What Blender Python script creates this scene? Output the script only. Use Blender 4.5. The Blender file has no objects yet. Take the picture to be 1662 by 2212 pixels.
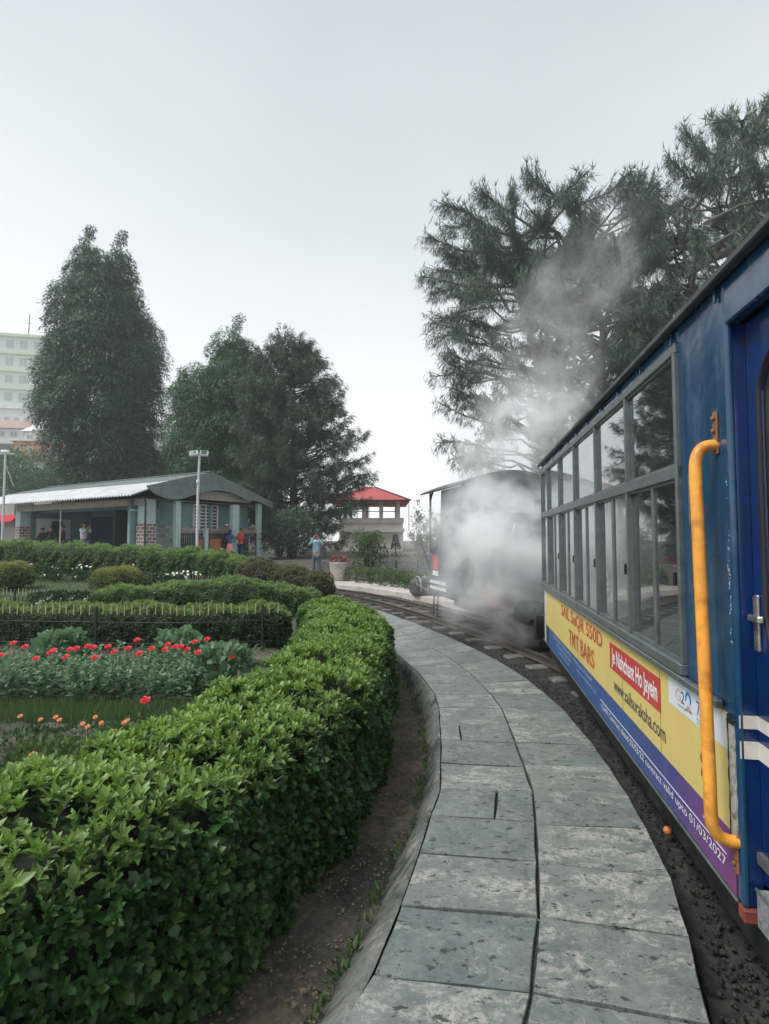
import bpy, math, random
import numpy as np
from mathutils import Vector, Matrix

# ------------------------------------------------------------------ camera, world, sun, exposure
scene = bpy.context.scene
CAM_Z = 1.4
PITCH = math.atan(58 / 1150.0)
cam_data = bpy.data.cameras.new("camera")
cam = bpy.data.objects.new("camera", cam_data)
scene.collection.objects.link(cam)
cam.location = (0, 0, CAM_Z)
cam.rotation_euler = (math.radians(90) + PITCH, 0, 0)
cam_data.sensor_fit = 'HORIZONTAL'
cam_data.sensor_width = 36.0
cam_data.lens = 36.0 * 1150 / 1662
cam_data.clip_start = 0.05
cam_data.clip_end = 3000
scene.camera = cam

SUN_EL, SUN_AZ = math.radians(56), math.radians(-116)
world = bpy.data.worlds.new("World")
scene.world = world
world.use_nodes = True
wn = world.node_tree
for n in list(wn.nodes):
    wn.nodes.remove(n)
w_out = wn.nodes.new('ShaderNodeOutputWorld')
w_bg = wn.nodes.new('ShaderNodeBackground')
w_sky = wn.nodes.new('ShaderNodeTexSky')
w_sky.sky_type = 'NISHITA'
w_sky.sun_disc = False
w_sky.sun_elevation = SUN_EL
w_sky.sun_rotation = SUN_AZ
w_tc = wn.nodes.new('ShaderNodeTexCoord')
w_sep = wn.nodes.new('ShaderNodeSeparateXYZ')
w_ramp = wn.nodes.new('ShaderNodeValToRGB')
w_noise = wn.nodes.new('ShaderNodeTexNoise')
w_noise.inputs['Scale'].default_value = 1.3
w_noise.inputs['Detail'].default_value = 5
w_add = wn.nodes.new('ShaderNodeMath'); w_add.operation = 'MULTIPLY_ADD'
w_add.inputs[1].default_value = 0.36
el = w_ramp.color_ramp.elements
el[0].position = 0.12; el[0].color = (5.5, 5.55, 5.6, 1)
el[1].position = 0.98; el[1].color = (2.4, 2.7, 2.85, 1)
e = el.new(0.46); e.color = (4.8, 4.95, 5.05, 1)
e = el.new(0.74); e.color = (3.35, 3.65, 3.8, 1)
w_mix = wn.nodes.new('ShaderNodeMixRGB'); w_mix.inputs['Fac'].default_value = 0.04
wn.links.new(w_tc.outputs['Generated'], w_sep.inputs[0])
wn.links.new(w_tc.outputs['Generated'], w_noise.inputs['Vector'])
wn.links.new(w_noise.outputs['Fac'], w_add.inputs[0])
wn.links.new(w_sep.outputs['Z'], w_add.inputs[2])
wn.links.new(w_add.outputs[0], w_ramp.inputs['Fac'])
wn.links.new(w_ramp.outputs['Color'], w_mix.inputs['Color1'])
wn.links.new(w_sky.outputs['Color'], w_mix.inputs['Color2'])
wn.links.new(w_mix.outputs['Color'], w_bg.inputs['Color'])
w_bg.inputs['Strength'].default_value = 0.1
wn.links.new(w_bg.outputs[0], w_out.inputs['Surface'])

sun_d = bpy.data.lights.new("sun", 'SUN')
sun_d.energy = 1.5
sun_d.angle = math.radians(22)
sun_d.color = (1.0, 0.97, 0.92)
sun = bpy.data.objects.new("sun", sun_d)
scene.collection.objects.link(sun)
_sd = Vector((math.sin(SUN_AZ) * math.cos(SUN_EL), math.cos(SUN_AZ) * math.cos(SUN_EL), math.sin(SUN_EL)))
sun.rotation_euler = _sd.to_track_quat('Z', 'Y').to_euler()

vs = scene.view_settings
scene.display_settings.display_device = 'sRGB'
vs.view_transform = 'Standard'; vs.look = 'None'
vs.exposure = 1.2; vs.gamma = 1.0
scene.render.engine = 'CYCLES'
scene.cycles.use_denoising = True
scene.cycles.max_bounces = 8
scene.cycles.transparent_max_bounces = 12
scene.cycles.volume_bounces = 6
scene.cycles.diffuse_bounces = 3
scene.cycles.glossy_bounces = 3
scene.cycles.transmission_bounces = 3
scene.cycles.volume_max_steps = 256
scene.cycles.sample_clamp_indirect = 4.0

# ------------------------------------------------------------------ helpers
RNG = np.random.default_rng(7)
random.seed(5)
COL = scene.collection

def at(x, y, z=0.0, Y=None):
    """point seen at photo position (1662-wide scale), on height z or at depth Y"""
    u = (x - 831) / 1150.0; v = (1106 - y) / 1150.0
    dy = math.cos(PITCH) - v * math.sin(PITCH); dz = v * math.cos(PITCH) + math.sin(PITCH)
    t = (z - CAM_Z) / dz if Y is None else Y / dy
    return Vector((u * t, dy * t, CAM_Z + dz * t))

def sock(nt, s, v):
    if isinstance(v, bpy.types.NodeSocket):
        nt.links.new(v, s)
    elif isinstance(v, (tuple, list)) and len(v) == 3 and s.type == 'RGBA':
        s.default_value = (v[0], v[1], v[2], 1)
    else:
        s.default_value = v

class NT:
    def __init__(self, mat):
        mat.use_nodes = True
        self.nt = mat.node_tree
        for n in list(self.nt.nodes):
            self.nt.nodes.remove(n)
        self.out = self.nt.nodes.new('ShaderNodeOutputMaterial')
        self._tc = None
    def n(self, kind, **inp):
        nd = self.nt.nodes.new(kind)
        for k, v in inp.items():
            if k.startswith('_'):
                setattr(nd, k[1:], v)
        for k, v in inp.items():
            if not k.startswith('_'):
                key = int(k[1:]) if k[0] == 'i' and k[1:].isdigit() else k.replace('__', ' ')
                sock(self.nt, nd.inputs[key], v)
        return nd
    @property
    def obj(self):
        if self._tc is None:
            self._tc = self.nt.nodes.new('ShaderNodeTexCoord')
        return self._tc.outputs['Object']
    def noise(self, scale, detail=4, rough=0.55, vec=None, dist=0.0):
        return self.n('ShaderNodeTexNoise', Vector=vec or self.obj, Scale=scale, Detail=detail, Roughness=rough, Distortion=dist).outputs['Fac']
    def math(self, op, a, b=0.0, c=0.0, clamp=False):
        return self.n('ShaderNodeMath', _operation=op, _use_clamp=clamp, i0=a, i1=b, i2=c).outputs[0]
    def ramp(self, fac, pts, interp='LINEAR'):
        r = self.n('ShaderNodeValToRGB', Fac=fac)
        r.color_ramp.interpolation = interp
        e = r.color_ramp.elements
        while len(e) < len(pts):
            e.new(0.5)
        for q, (p, c) in zip(e, pts):
            q.position = p
            q.color = (c, c, c, 1) if not isinstance(c, (tuple, list)) else (c[0], c[1], c[2], 1)
        return r.outputs['Color']
    def mix(self, fac, a, b, blend='MIX'):
        m = self.n('ShaderNodeMixRGB', _blend_type=blend, Fac=fac, Color1=a, Color2=b)
        return m.outputs[0]
    def mapping(self, scale=(1, 1, 1), rot=(0, 0, 0), loc=(0, 0, 0), vec=None):
        return self.n('ShaderNodeMapping', Vector=vec or self.obj, Scale=scale, Rotation=rot, Location=loc).outputs[0]
    def bump(self, h, strength=0.3, dist=0.01, normal=None):
        b = self.n('ShaderNodeBump', Height=h, Strength=strength, Distance=dist)
        if normal is not None:
            self.nt.links.new(normal, b.inputs['Normal'])
        return b.outputs[0]
    def surf(self, sh):
        self.nt.links.new(sh.outputs[0], self.out.inputs['Surface'])
    def bsdf(self, color, rough=0.6, normal=None, **kw):
        b = self.n('ShaderNodeBsdfPrincipled')
        sock(self.nt, b.inputs['Base Color'], color)
        sock(self.nt, b.inputs['Roughness'], rough)
        if normal is not None:
            self.nt.links.new(normal, b.inputs['Normal'])
        for k, v in kw.items():
            sock(self.nt, b.inputs[k.replace('__', ' ')], v)
        return b

def simple(name, col, rough=0.6, var=0.25, scale=6.0, bump=0.15, metal=0.0, dirt=None, dirt_amt=0.4, spec=0.5, coat=0.0, bscale=None):
    """painted / plain surface with uneven tone, grain and optional dirt patches"""
    m = bpy.data.materials.new(name); t = NT(m)
    n1 = t.noise(scale, 5); n2 = t.noise(scale * 9, 3)
    lo = tuple(c * (1 - var) for c in col); hi = tuple(min(1, c * (1 + var)) for c in col)
    c = t.ramp(t.math('MULTIPLY_ADD', n2, 0.35, t.math('MULTIPLY', n1, 0.65)), [(0.32, lo), (0.68, hi)])
    if dirt:
        f = t.ramp(t.noise(scale * 2.3, 7, 0.65), [(0.5, 0.0), (0.68, dirt_amt)])
        c = t.mix(f, c, dirt)
    r = t.ramp(n1, [(0.3, max(0.03, rough - 0.1)), (0.7, min(1, rough + 0.1))])
    nm = t.bump(t.noise(bscale or scale * 14, 4), bump, 0.004)
    t.surf(t.bsdf(c, r, nm, Metallic=metal, Specular__IOR__Level=spec, Coat__Weight=coat))
    return m

def leafmat(name, dark, light, young=None, rough=0.45, trans=0.35, patch=0.6, attr=False, dead=0.45):
    """foliage: colour differs leaf by leaf and clump by clump"""
    m = bpy.data.materials.new(name); t = NT(m)
    rnd = t.n('ShaderNodeNewGeometry').outputs['Random Per Island']
    cl = t.noise(patch, 3)
    f = t.math('MULTIPLY_ADD', rnd, 0.6, t.math('MULTIPLY', cl, 0.5), clamp=True)
    c = t.ramp(f, [(0.15, dark), (0.85, light)])
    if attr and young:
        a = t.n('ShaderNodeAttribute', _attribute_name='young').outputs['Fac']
        c = t.mix(a, c, young)  # new growth on hedges, painted highlight on tree clump tops
    c = t.mix(t.ramp(rnd, [(0.94, 0.0), (0.975, dead)]), c, tuple(0.5 * (x + y) for x, y in zip(light, (0.25, 0.2, 0.06))))
    b = t.bsdf(c, rough, Specular__IOR__Level=0.4)
    tr = t.n('ShaderNodeBsdfTranslucent', Color=t.mix(0.5, c, t.mix(1.0, c, (1.0, 1.25, 0.5), 'MULTIPLY')))
    mx = t.n('ShaderNodeMixShader', Fac=trans)
    t.nt.links.new(b.outputs[0], mx.inputs[1]); t.nt.links.new(tr.outputs[0], mx.inputs[2])
    t.surf(mx)
    return m

# -------- mesh building
def mesh_np(name, V, flat, totals, smooth=False, attrs=None):
    me = bpy.data.meshes.new(name)
    V = np.asarray(V, dtype=np.float32); flat = np.asarray(flat, dtype=np.int32); totals = np.asarray(totals, dtype=np.int32)
    me.vertices.add(len(V)); me.vertices.foreach_set('co', V.ravel())
    me.loops.add(len(flat)); me.loops.foreach_set('vertex_index', flat)
    me.polygons.add(len(totals))
    starts = np.concatenate([[0], np.cumsum(totals)[:-1]]).astype(np.int32)
    me.polygons.foreach_set('loop_start', starts)
    me.polygons.foreach_set('loop_total', totals)
    if smooth:
        me.polygons.foreach_set('use_smooth', np.ones(len(totals), dtype=bool))
    if attrs:
        for k, a in attrs.items():
            at_ = me.attributes.new(k, 'FLOAT', 'POINT'); at_.data.foreach_set('value', np.asarray(a, dtype=np.float32))
    me.update(calc_edges=True)
    return me

class MB:
    """collects solids into ONE mesh"""
    def __init__(self, M=None):
        self.v = []; self.f = []; self.sm = []; self.M = M
    def add(self, vs, fs, smooth=False, M=None):
        o = len(self.v)
        for p in vs:
            p = Vector(p)
            if M is not None: p = M @ p
            if self.M is not None: p = self.M @ p
            self.v.append(tuple(p))
        for f in fs:
            self.f.append([i + o for i in f]); self.sm.append(smooth)
        return self
    def box(self, x0, x1, y0, y1, z0, z1, M=None, bev=0.0):
        if bev > 0:
            b = min(bev, (x1 - x0) * .45, (y1 - y0) * .45, (z1 - z0) * .45)
            pts = []; 
            for sx in (0, 1):
                for sy in (0, 1):
                    for sz in (0, 1):
                        X, Y, Z = (x0, x1)[sx], (y0, y1)[sy], (z0, z1)[sz]
                        dx, dy, dz = (b, -b)[sx], (b, -b)[sy], (b, -b)[sz]
                        pts += [(X, Y + dy, Z + dz), (X + dx, Y, Z + dz), (X + dx, Y + dy, Z)]
            I = lambda sx, sy, sz, k: (sx * 4 + sy * 2 + sz) * 3 + k
            F = []
            for s, r in ((0, 1), (1, 0)):
                q = [I(s, 0, 0, 0), I(s, 1, 0, 0), I(s, 1, 1, 0), I(s, 0, 1, 0)]; F.append(q[::-1] if s == 0 else q)
                q = [I(0, s, 0, 1), I(1, s, 0, 1), I(1, s, 1, 1), I(0, s, 1, 1)]; F.append(q if s == 0 else q[::-1])
                q = [I(0, 0, s, 2), I(1, 0, s, 2), I(1, 1, s, 2), I(0, 1, s, 2)]; F.append(q[::-1] if s == 0 else q)
            for a in (0, 1):
                for c in (0, 1):
                    F.append([I(a, c, 0, 0), I(a, c, 1, 0), I(a, c, 1, 1), I(a, c, 0, 1)])
                    F.append([I(a, 0, c, 0), I(a, 1, c, 0), I(a, 1, c, 2), I(a, 0, c, 2)])
                    F.append([I(0, a, c, 1), I(1, a, c, 1), I(1, a, c, 2), I(0, a, c, 2)])
            for a in (0, 1):
                for c in (0, 1):
                    for d in (0, 1):
                        F.append([I(a, c, d, 0), I(a, c, d, 1), I(a, c, d, 2)])
            return self.add(pts, F, False, M)
        vs = [(x0, y0, z0), (x1, y0, z0), (x1, y1, z0), (x0, y1, z0), (x0, y0, z1), (x1, y0, z1), (x1, y1, z1), (x0, y1, z1)]
        return self.add(vs, [(3, 2, 1, 0), (4, 5, 6, 7), (0, 1, 5, 4), (1, 2, 6, 5), (2, 3, 7, 6), (3, 0, 4, 7)], False, M)
    def tube(self, pts, rad, seg=8, M=None, cap=True):
        pts = [Vector(p) for p in pts]
        if not isinstance(rad, (list, tuple)): rad = [rad] * len(pts)
        vs = []; prev = None
        for i, p in enumerate(pts):
            a = pts[max(0, i - 1)]; b = pts[min(len(pts) - 1, i + 1)]
            t = (b - a).normalized()
            u = t.cross(Vector((0, 0, 1)) if prev is None and abs(t.z) < .95 else (Vector((1, 0, 0)) if prev is None else prev.cross(t)))
            if prev is not None: u = (prev - t * prev.dot(t))
            u.normalize(); w = t.cross(u); prev = u
            for k in range(seg):
                an = 2 * math.pi * k / seg
                vs.append(p + (u * math.cos(an) + w * math.sin(an)) * rad[i])
        fs = []
        for i in range(len(pts) - 1):
            for k in range(seg):
                k2 = (k + 1) % seg
                fs.append((i * seg + k, i * seg + k2, (i + 1) * seg + k2, (i + 1) * seg + k))
        self.add(vs, fs, True, M)
        if cap:
            o = len(self.v)
            self.add([v for v in vs[:seg]], [tuple(range(seg))[::-1]], False, M)
            self.add([v for v in vs[-seg:]], [tuple(range(seg))], False, M)
        return self
    def lathe(self, prof, seg=16, M=None, smooth=True):
        vs = []; fs = []
        for r, z in prof:
            for k in range(seg):
                a = 2 * math.pi * k / seg
                vs.append((r * math.cos(a), r * math.sin(a), z))
        for i in range(len(prof) - 1):
            for k in range(seg):
                k2 = (k + 1) % seg
                fs.append((i * seg + k, i * seg + k2, (i + 1) * seg + k2, (i + 1) * seg + k))
        fs.append(tuple(range(seg))[::-1]); fs.append(tuple((len(prof) - 1) * seg + k for k in range(seg)))
        return self.add(vs, fs, smooth, M)
    def prism(self, poly, axis, a0, a1, M=None):
        """poly in the other two axes, extruded along axis"""
        def P(p, a):
            return {'x': (a, p[0], p[1]), 'y': (p[0], a, p[1]), 'z': (p[0], p[1], a)}[axis]
        n = len(poly)
        vs = [P(p, a0) for p in poly] + [P(p, a1) for p in poly]
        fs = [tuple(range(n))[::-1], tuple(range(n, 2 * n))] + [(i, (i + 1) % n, n + (i + 1) % n, n + i) for i in range(n)]
        return self.add(vs, fs, False, M)
    def blob(self, c, r, seg=12, rings=8, M=None, noise=0.0):
        vs = []; fs = []
        for i in range(rings + 1):
            th = math.pi * i / rings
            for k in range(seg):
                a = 2 * math.pi * k / seg; q = 1 + random.uniform(-noise, noise)
                vs.append((c[0] + r[0] * math.sin(th) * math.cos(a) * q, c[1] + r[1] * math.sin(th) * math.sin(a) * q, c[2] + r[2] * math.cos(th) * q))
        for i in range(rings):
            for k in range(seg):
                k2 = (k + 1) % seg
                fs.append((i * seg + k, (i + 1) * seg + k, (i + 1) * seg + k2, i * seg + k2))
        return self.add(vs, fs, True, M)
    def build(self, name, mat, parent=None, label=None):
        me = bpy.data.meshes.new(name)
        me.from_pydata(self.v, [], self.f)
        me.polygons.foreach_set('use_smooth', self.sm)
        me.update()
        return link(name, me, mat, parent, label)

def build_two(name, m1, mat1, m2, mat2, parent):
    """one mesh whose second half carries a second paint"""
    n1 = len(m1.v); nf = len(m1.f)
    me = bpy.data.meshes.new(name)
    me.from_pydata(m1.v + m2.v, [], m1.f + [[i + n1 for i in f] for f in m2.f])
    me.polygons.foreach_set('use_smooth', m1.sm + m2.sm)
    me.materials.append(mat1); me.materials.append(mat2)
    me.polygons.foreach_set('material_index', [0] * nf + [1] * len(m2.f))
    me.update()
    o = bpy.data.objects.new(name, me); COL.objects.link(o); o.parent = parent
    return o

def link(name, me, mat, parent=None, label=None):
    o = bpy.data.objects.new(name, me)
    if mat is not None: me.materials.append(mat)
    COL.objects.link(o)
    if parent is not None: o.parent = parent
    if label: o['label'] = label
    return o

def tag(o, label=None, cat=None, group=None, kind=None):
    if label: o['label'] = label
    if cat: o['category'] = cat
    if group: o['group'] = group
    if kind: o['kind'] = kind
    return o

def thing(name, label, cat, loc=(0, 0, 0), rz=0.0, group=None):
    o = bpy.data.objects.new(name, None); COL.objects.link(o)
    o.location = loc; o.rotation_euler = (0, 0, rz); o.empty_display_size = 0.2
    return tag(o, label, cat, group)

def children_of(o):
    return [c for c in bpy.data.objects if c.parent == o]

def copy_tree(o, parent=None):
    c = o.copy(); COL.objects.link(c); c.parent = parent
    for ch in children_of(o): copy_tree(ch, c)
    return c

# -------- leaves
LEAF_LOBED = (np.array([(0, 0, 0), (0, .35, -.04), (0, .66, -.05), (0, 1, -.16),
                        (.2, .08, .05), (.43, .34, .08), (.23, .45, .03), (.29, .70, .02),
                        (-.2, .08, .05), (-.43, .34, .08), (-.23, .45, .03), (-.29, .70, .02)], dtype=float),
              [(0, 4, 5, 1), (1, 5, 6), (1, 6, 7, 2), (2, 7, 3), (0, 1, 9, 8), (1, 10, 9), (1, 2, 11, 10), (2, 3, 11)])
LEAF_SIMPLE = (np.array([(0, 0, 0), (0, .5, -.05), (0, 1, -.12), (.26, .42, .07), (-.26, .42, .07)], dtype=float),
               [(0, 3, 1), (1, 3, 2), (0, 1, 4), (1, 2, 4)])
BLADE = (np.array([(-.5, 0, 0), (.5, 0, 0), (0, 1, 0)], dtype=float), [(0, 1, 2)])
DIAM = (np.array([(0, 0, 0), (.5, .45, .06), (0, 1, 0), (-.5, .45, .06)], dtype=float), [(0, 1, 2, 3)])

def unit(a):
    return a / np.maximum(np.linalg.norm(a, axis=-1, keepdims=True), 1e-9)

def leaves(P, A, N, L, W, tmpl, attr=None):
    """P origins, A leaf direction, N face normal, L length, W width factor -> arrays"""
    P = np.asarray(P); n = len(P)
    A = unit(A); S = unit(np.cross(A, N)); N2 = np.cross(S, A)
    T, F = tmpl
    L = np.broadcast_to(np.asarray(L, dtype=float).reshape(-1, 1, 1) if np.ndim(L) else np.full((1, 1, 1), L), (n, 1, 1))
    W = np.broadcast_to(np.asarray(W, dtype=float).reshape(-1, 1, 1) if np.ndim(W) else np.full((1, 1, 1), W), (n, 1, 1))
    V = P[:, None, :] + L * (T[None, :, 0:1] * W * S[:, None, :] + T[None, :, 1:2] * A[:, None, :] + T[None, :, 2:3] * N2[:, None, :])
    k = len(T)
    base = np.concatenate([np.array(f) for f in F])
    flat = (base[None, :] + (np.arange(n) * k)[:, None]).ravel()
    tot = np.tile([len(f) for f in F], n)
    at_ = None if attr is None else np.repeat(attr, k)
    return V.reshape(-1, 3), flat, tot, at_

def join_arr(parts):
    V = []; fl = []; tt = []; aa = []; o = 0
    for v, f, t, a in parts:
        V.append(v); fl.append(f + o); tt.append(t); o += len(v)
        aa.append(a if a is not None else np.zeros(len(v)))
    return np.concatenate(V), np.concatenate(fl), np.concatenate(tt), np.concatenate(aa)

def leaf_obj(name, parts, mat, parent=None, smooth=False, label=None):
    V, f, t, a = join_arr(parts if isinstance(parts, list) else [parts])
    me = mesh_np(name, V, f, t, smooth, {'young': a})
    return link(name, me, mat, parent, label)

def rvec(n):
    return unit(RNG.normal(size=(n, 3)))

def catmull(pts, n):
    pts = np.asarray(pts, dtype=float)
    P = np.vstack([2 * pts[0] - pts[1], pts, 2 * pts[-1] - pts[-2]])
    out = []
    m = len(pts) - 1
    for i in range(n):
        u = i / (n - 1) * m; k = min(int(u), m - 1); t = u - k
        a, b, c, d = P[k:k + 4]
        out.append(0.5 * (2 * b + (c - a) * t + (2 * a - 5 * b + 4 * c - d) * t * t + (3 * b - a - 3 * c + d) * t ** 3))
    return np.array(out)
# ------------------------------------------------------------------ materials
M = {}
M['steel_dark'] = simple('dark_metal', (0.03, 0.034, 0.038), 0.45, bump=0.2, dirt=(0.12, 0.07, 0.045), dirt_amt=0.35)
M['rail'] = simple('rail_steel', (0.16, 0.14, 0.13), 0.35, metal=0.6, dirt=(0.10, 0.05, 0.03))
M['sleeper'] = simple('sleeper', (0.15, 0.145, 0.14), 0.8, scale=4, dirt=(0.04, 0.038, 0.035), dirt_amt=0.9, bump=0.4)
M['alu'] = simple('window_frame_metal', (0.135, 0.16, 0.16), 0.42, metal=0.35, scale=9, dirt=(0.07, 0.075, 0.07), dirt_amt=0.5, bump=0.1)
M['gasket'] = simple('black_rubber', (0.012, 0.014, 0.015), 0.55)
M['roofdark'] = simple('coach_roof_paint', (0.055, 0.06, 0.065), 0.6, scale=5, dirt=(0.16, 0.16, 0.155), dirt_amt=0.5)
M['orange'] = simple('orange_rail_paint', (0.86, 0.37, 0.05), 0.42, var=0.16, scale=5, dirt=(0.38, 0.12, 0.03), dirt_amt=0.7, bump=.35, bscale=40)
M['rust'] = simple('rusted_metal', (0.27, 0.12, 0.065), 0.8, scale=40, dirt=(0.08, 0.035, 0.02), dirt_amt=0.8, bump=0.5)
M['chrome'] = simple('worn_chrome', (0.5, 0.5, 0.46), 0.3, metal=0.85, scale=30, dirt=(0.12, 0.11, 0.08))
M['white_stripe'] = simple('white_stripe_paint', (0.62, 0.59, 0.54), 0.5, var=0.08, scale=9, dirt=(0.35, 0.33, 0.3), dirt_amt=0.3)
M['granite'] = simple('speckled_step', (0.24, 0.26, 0.27), 0.45, var=0.5, scale=60, dirt=(0.05, 0.06, 0.06), dirt_amt=0.7)
M['cream'] = simple('cream_seat_cloth', (0.60, 0.50, 0.38), 0.85, var=0.1)
M['seat_blue'] = simple('seat_vinyl', (0.10, 0.14, 0.17), 0.6)
M['interior'] = simple('coach_lining', (0.34, 0.40, 0.40), 0.6, var=0.1)
M['interior_floor'] = simple('coach_floor', (0.10, 0.10, 0.10), 0.7)
M['concrete'] = simple('pale_concrete', (0.42, 0.40, 0.38), 0.85, scale=2.5, dirt=(0.22, 0.21, 0.19), dirt_amt=0.6, bump=0.3)
M['farplat'] = simple('pale_pavement', (0.50, 0.45, 0.42), 0.8, scale=1.5, dirt=(0.32, 0.27, 0.25), dirt_amt=0.5, bump=0.3)
M['bark'] = simple('bark', (0.055, 0.048, 0.04), 0.9, var=0.5, scale=3, bump=0.6)
M['bark_grey'] = simple('grey_bark', (0.13, 0.125, 0.115), 0.9, var=0.4, scale=3, bump=0.6)
M['twig'] = simple('twigs_and_shaded_core', (0.014, 0.016, 0.010), 0.9, var=0.5, scale=8, bump=0.6)  # for real stems, and for cores painted dark as shaded insides
M['teal'] = simple('teal_wall_paint', (0.17, 0.31, 0.31), 0.75, var=0.12, scale=1.5, dirt=(0.08, 0.15, 0.15), dirt_amt=0.4)
M['teal_pale'] = simple('pale_teal_paint', (0.42, 0.55, 0.55), 0.7, var=0.1, scale=2, dirt=(0.2, 0.27, 0.26), dirt_amt=0.35)
M['roof_grey'] = simple('grey_green_roof_sheet', (0.16, 0.20, 0.195), 0.7, var=0.15, scale=1.2, dirt=(0.06, 0.075, 0.07), dirt_amt=0.5)
M['corr'] = simple('corrugated_roof_sheet', (0.60, 0.61, 0.63), 0.6, var=0.12, scale=1.0, dirt=(0.25, 0.26, 0.27), dirt_amt=0.5)
M['mural'] = simple('blue_mural', (0.006, 0.035, 0.095), 0.6, var=0.7, scale=0.8, dirt=(0.02, 0.10, 0.20), dirt_amt=0.5)
M['ceiling'] = simple('veranda_ceiling', (0.16, 0.20, 0.19), 0.8)
M['door_dark'] = simple('dark_green_door', (0.025, 0.065, 0.06), 0.6)
M['pole'] = simple('galvanised_pole', (0.52, 0.54, 0.56), 0.5, var=0.1)
M['wood'] = simple('varnished_wood', (0.36, 0.13, 0.045), 0.5, var=0.35, scale=7)
M['wood_dark'] = simple('dark_wood_frame', (0.10, 0.03, 0.018), 0.55)
M['iron'] = simple('black_iron', (0.02, 0.022, 0.022), 0.55)
M['tip'] = simple('yellowed_picket_paint', (0.52, 0.48, 0.30), 0.7, var=0.2, scale=20)
M['tip_pink'] = simple('faded_pink_picket_paint', (0.42, 0.30, 0.26), 0.7, var=0.3, scale=20)
M['red_roof'] = simple('red_roof_sheet', (0.42, 0.065, 0.06), 0.6, var=0.15, scale=1.2)
M['stained'] = simple('stained_plaster', (0.74, 0.69, 0.64), 0.85, scale=0.6, dirt=(0.55, 0.51, 0.47), dirt_amt=0.6)
M['terracotta'] = simple('terracotta_band', (0.42, 0.17, 0.10), 0.8, var=0.2, scale=2)
M['window_dark'] = simple('dark_window_glass', (0.05, 0.065, 0.07), 0.15, var=0.2, bump=0.0)
M['green_wall'] = simple('hazed_lime_wall', (0.44, 0.52, 0.36), 0.8, var=0.08, scale=.2)  # distance haze mixed into this green and the pale one below
M['green_pale'] = simple('hazed_green_wall', (0.48, 0.53, 0.48), 0.8, var=0.08, scale=.2)
M['white_wall'] = simple('white_wall', (0.62, 0.62, 0.60), 0.8, var=0.08, scale=.3, dirt=(0.4, 0.38, 0.35), dirt_amt=0.4)
M['red_tiles'] = simple('rusty_red_roof', (0.34, 0.22, 0.19), 0.8, var=0.2, scale=.8)
M['orange_wall'] = simple('orange_wall', (0.55, 0.24, 0.13), 0.8, var=0.1, scale=.8)
M['sack'] = simple('grey_sacking', (0.20, 0.20, 0.19), 0.9, var=0.5, scale=14, bump=0.6)
M['sack_blue'] = simple('blue_grey_bag', (0.10, 0.13, 0.17), 0.7, var=0.5, scale=10, bump=0.5)
M['planter'] = simple('planter_cement', (0.36, 0.33, 0.31), 0.85, var=0.2, scale=5, dirt=(0.14, 0.12, 0.11), dirt_amt=0.7)
M['skin'] = simple('skin', (0.38, 0.20, 0.13), 0.5, var=0.06, bump=0.02)
M['hair'] = simple('black_hair', (0.012, 0.011, 0.011), 0.5)
M['black_cloth'] = simple('black_cloth', (0.015, 0.015, 0.018), 0.85)
M['navy'] = simple('navy_cloth', (0.015, 0.035, 0.09), 0.8)
M['denim_blue'] = simple('blue_jacket_cloth', (0.03, 0.09, 0.22), 0.8, var=0.3)
M['pink'] = simple('pink_cloth', (0.80, 0.30, 0.36), 0.8, var=0.1)
M['redjacket'] = simple('red_jacket_cloth', (0.62, 0.045, 0.03), 0.7, var=0.15)
M['skyblue'] = simple('pale_blue_hoodie_cloth', (0.26, 0.44, 0.56), 0.85, var=0.12)
M['greytrouser'] = simple('slate_trouser_cloth', (0.09, 0.115, 0.15), 0.85)
M['whitecloth'] = simple('white_shirt_cloth', (0.60, 0.62, 0.66), 0.8, var=0.08)
M['jeans'] = simple('faded_jeans_cloth', (0.16, 0.26, 0.36), 0.85)
M['white'] = simple('white_plastic', (0.75, 0.76, 0.77), 0.5, var=0.06)
M['awning_red'] = simple('red_awning_cloth', (0.62, 0.02, 0.05), 0.6)
M['loco'] = simple('locomotive_paint', (0.045, 0.07, 0.095), 0.45, var=0.3, scale=3, dirt=(0.09, 0.075, 0.065), dirt_amt=0.5)
M['loco_black'] = simple('locomotive_black', (0.018, 0.019, 0.02), 0.5, var=0.4, scale=6, dirt=(0.06, 0.05, 0.045), dirt_amt=0.6)
M['loco_red'] = simple('red_lead_paint', (0.55, 0.05, 0.03), 0.5, var=0.2)
M['red_splash'] = simple('faded_red_paint', (0.20, 0.045, 0.035), 0.7, var=0.4, scale=20)
M['petal_red'] = simple('red_petal', (0.60, 0.005, 0.012), 0.55, var=0.3, scale=60, bump=0.05)
M['petal_orange'] = simple('orange_petal', (0.70, 0.22, 0.07), 0.55, var=0.3, scale=60, bump=0.05)
M['petal_white'] = simple('white_petal', (0.72, 0.72, 0.70), 0.6, var=0.1, bump=0.05)
M['stem'] = simple('green_stem', (0.08, 0.14, 0.05), 0.6)
M['litter'] = simple('dead_leaf_litter', (0.20, 0.15, 0.10), 0.9, var=0.5, scale=15)

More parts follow.
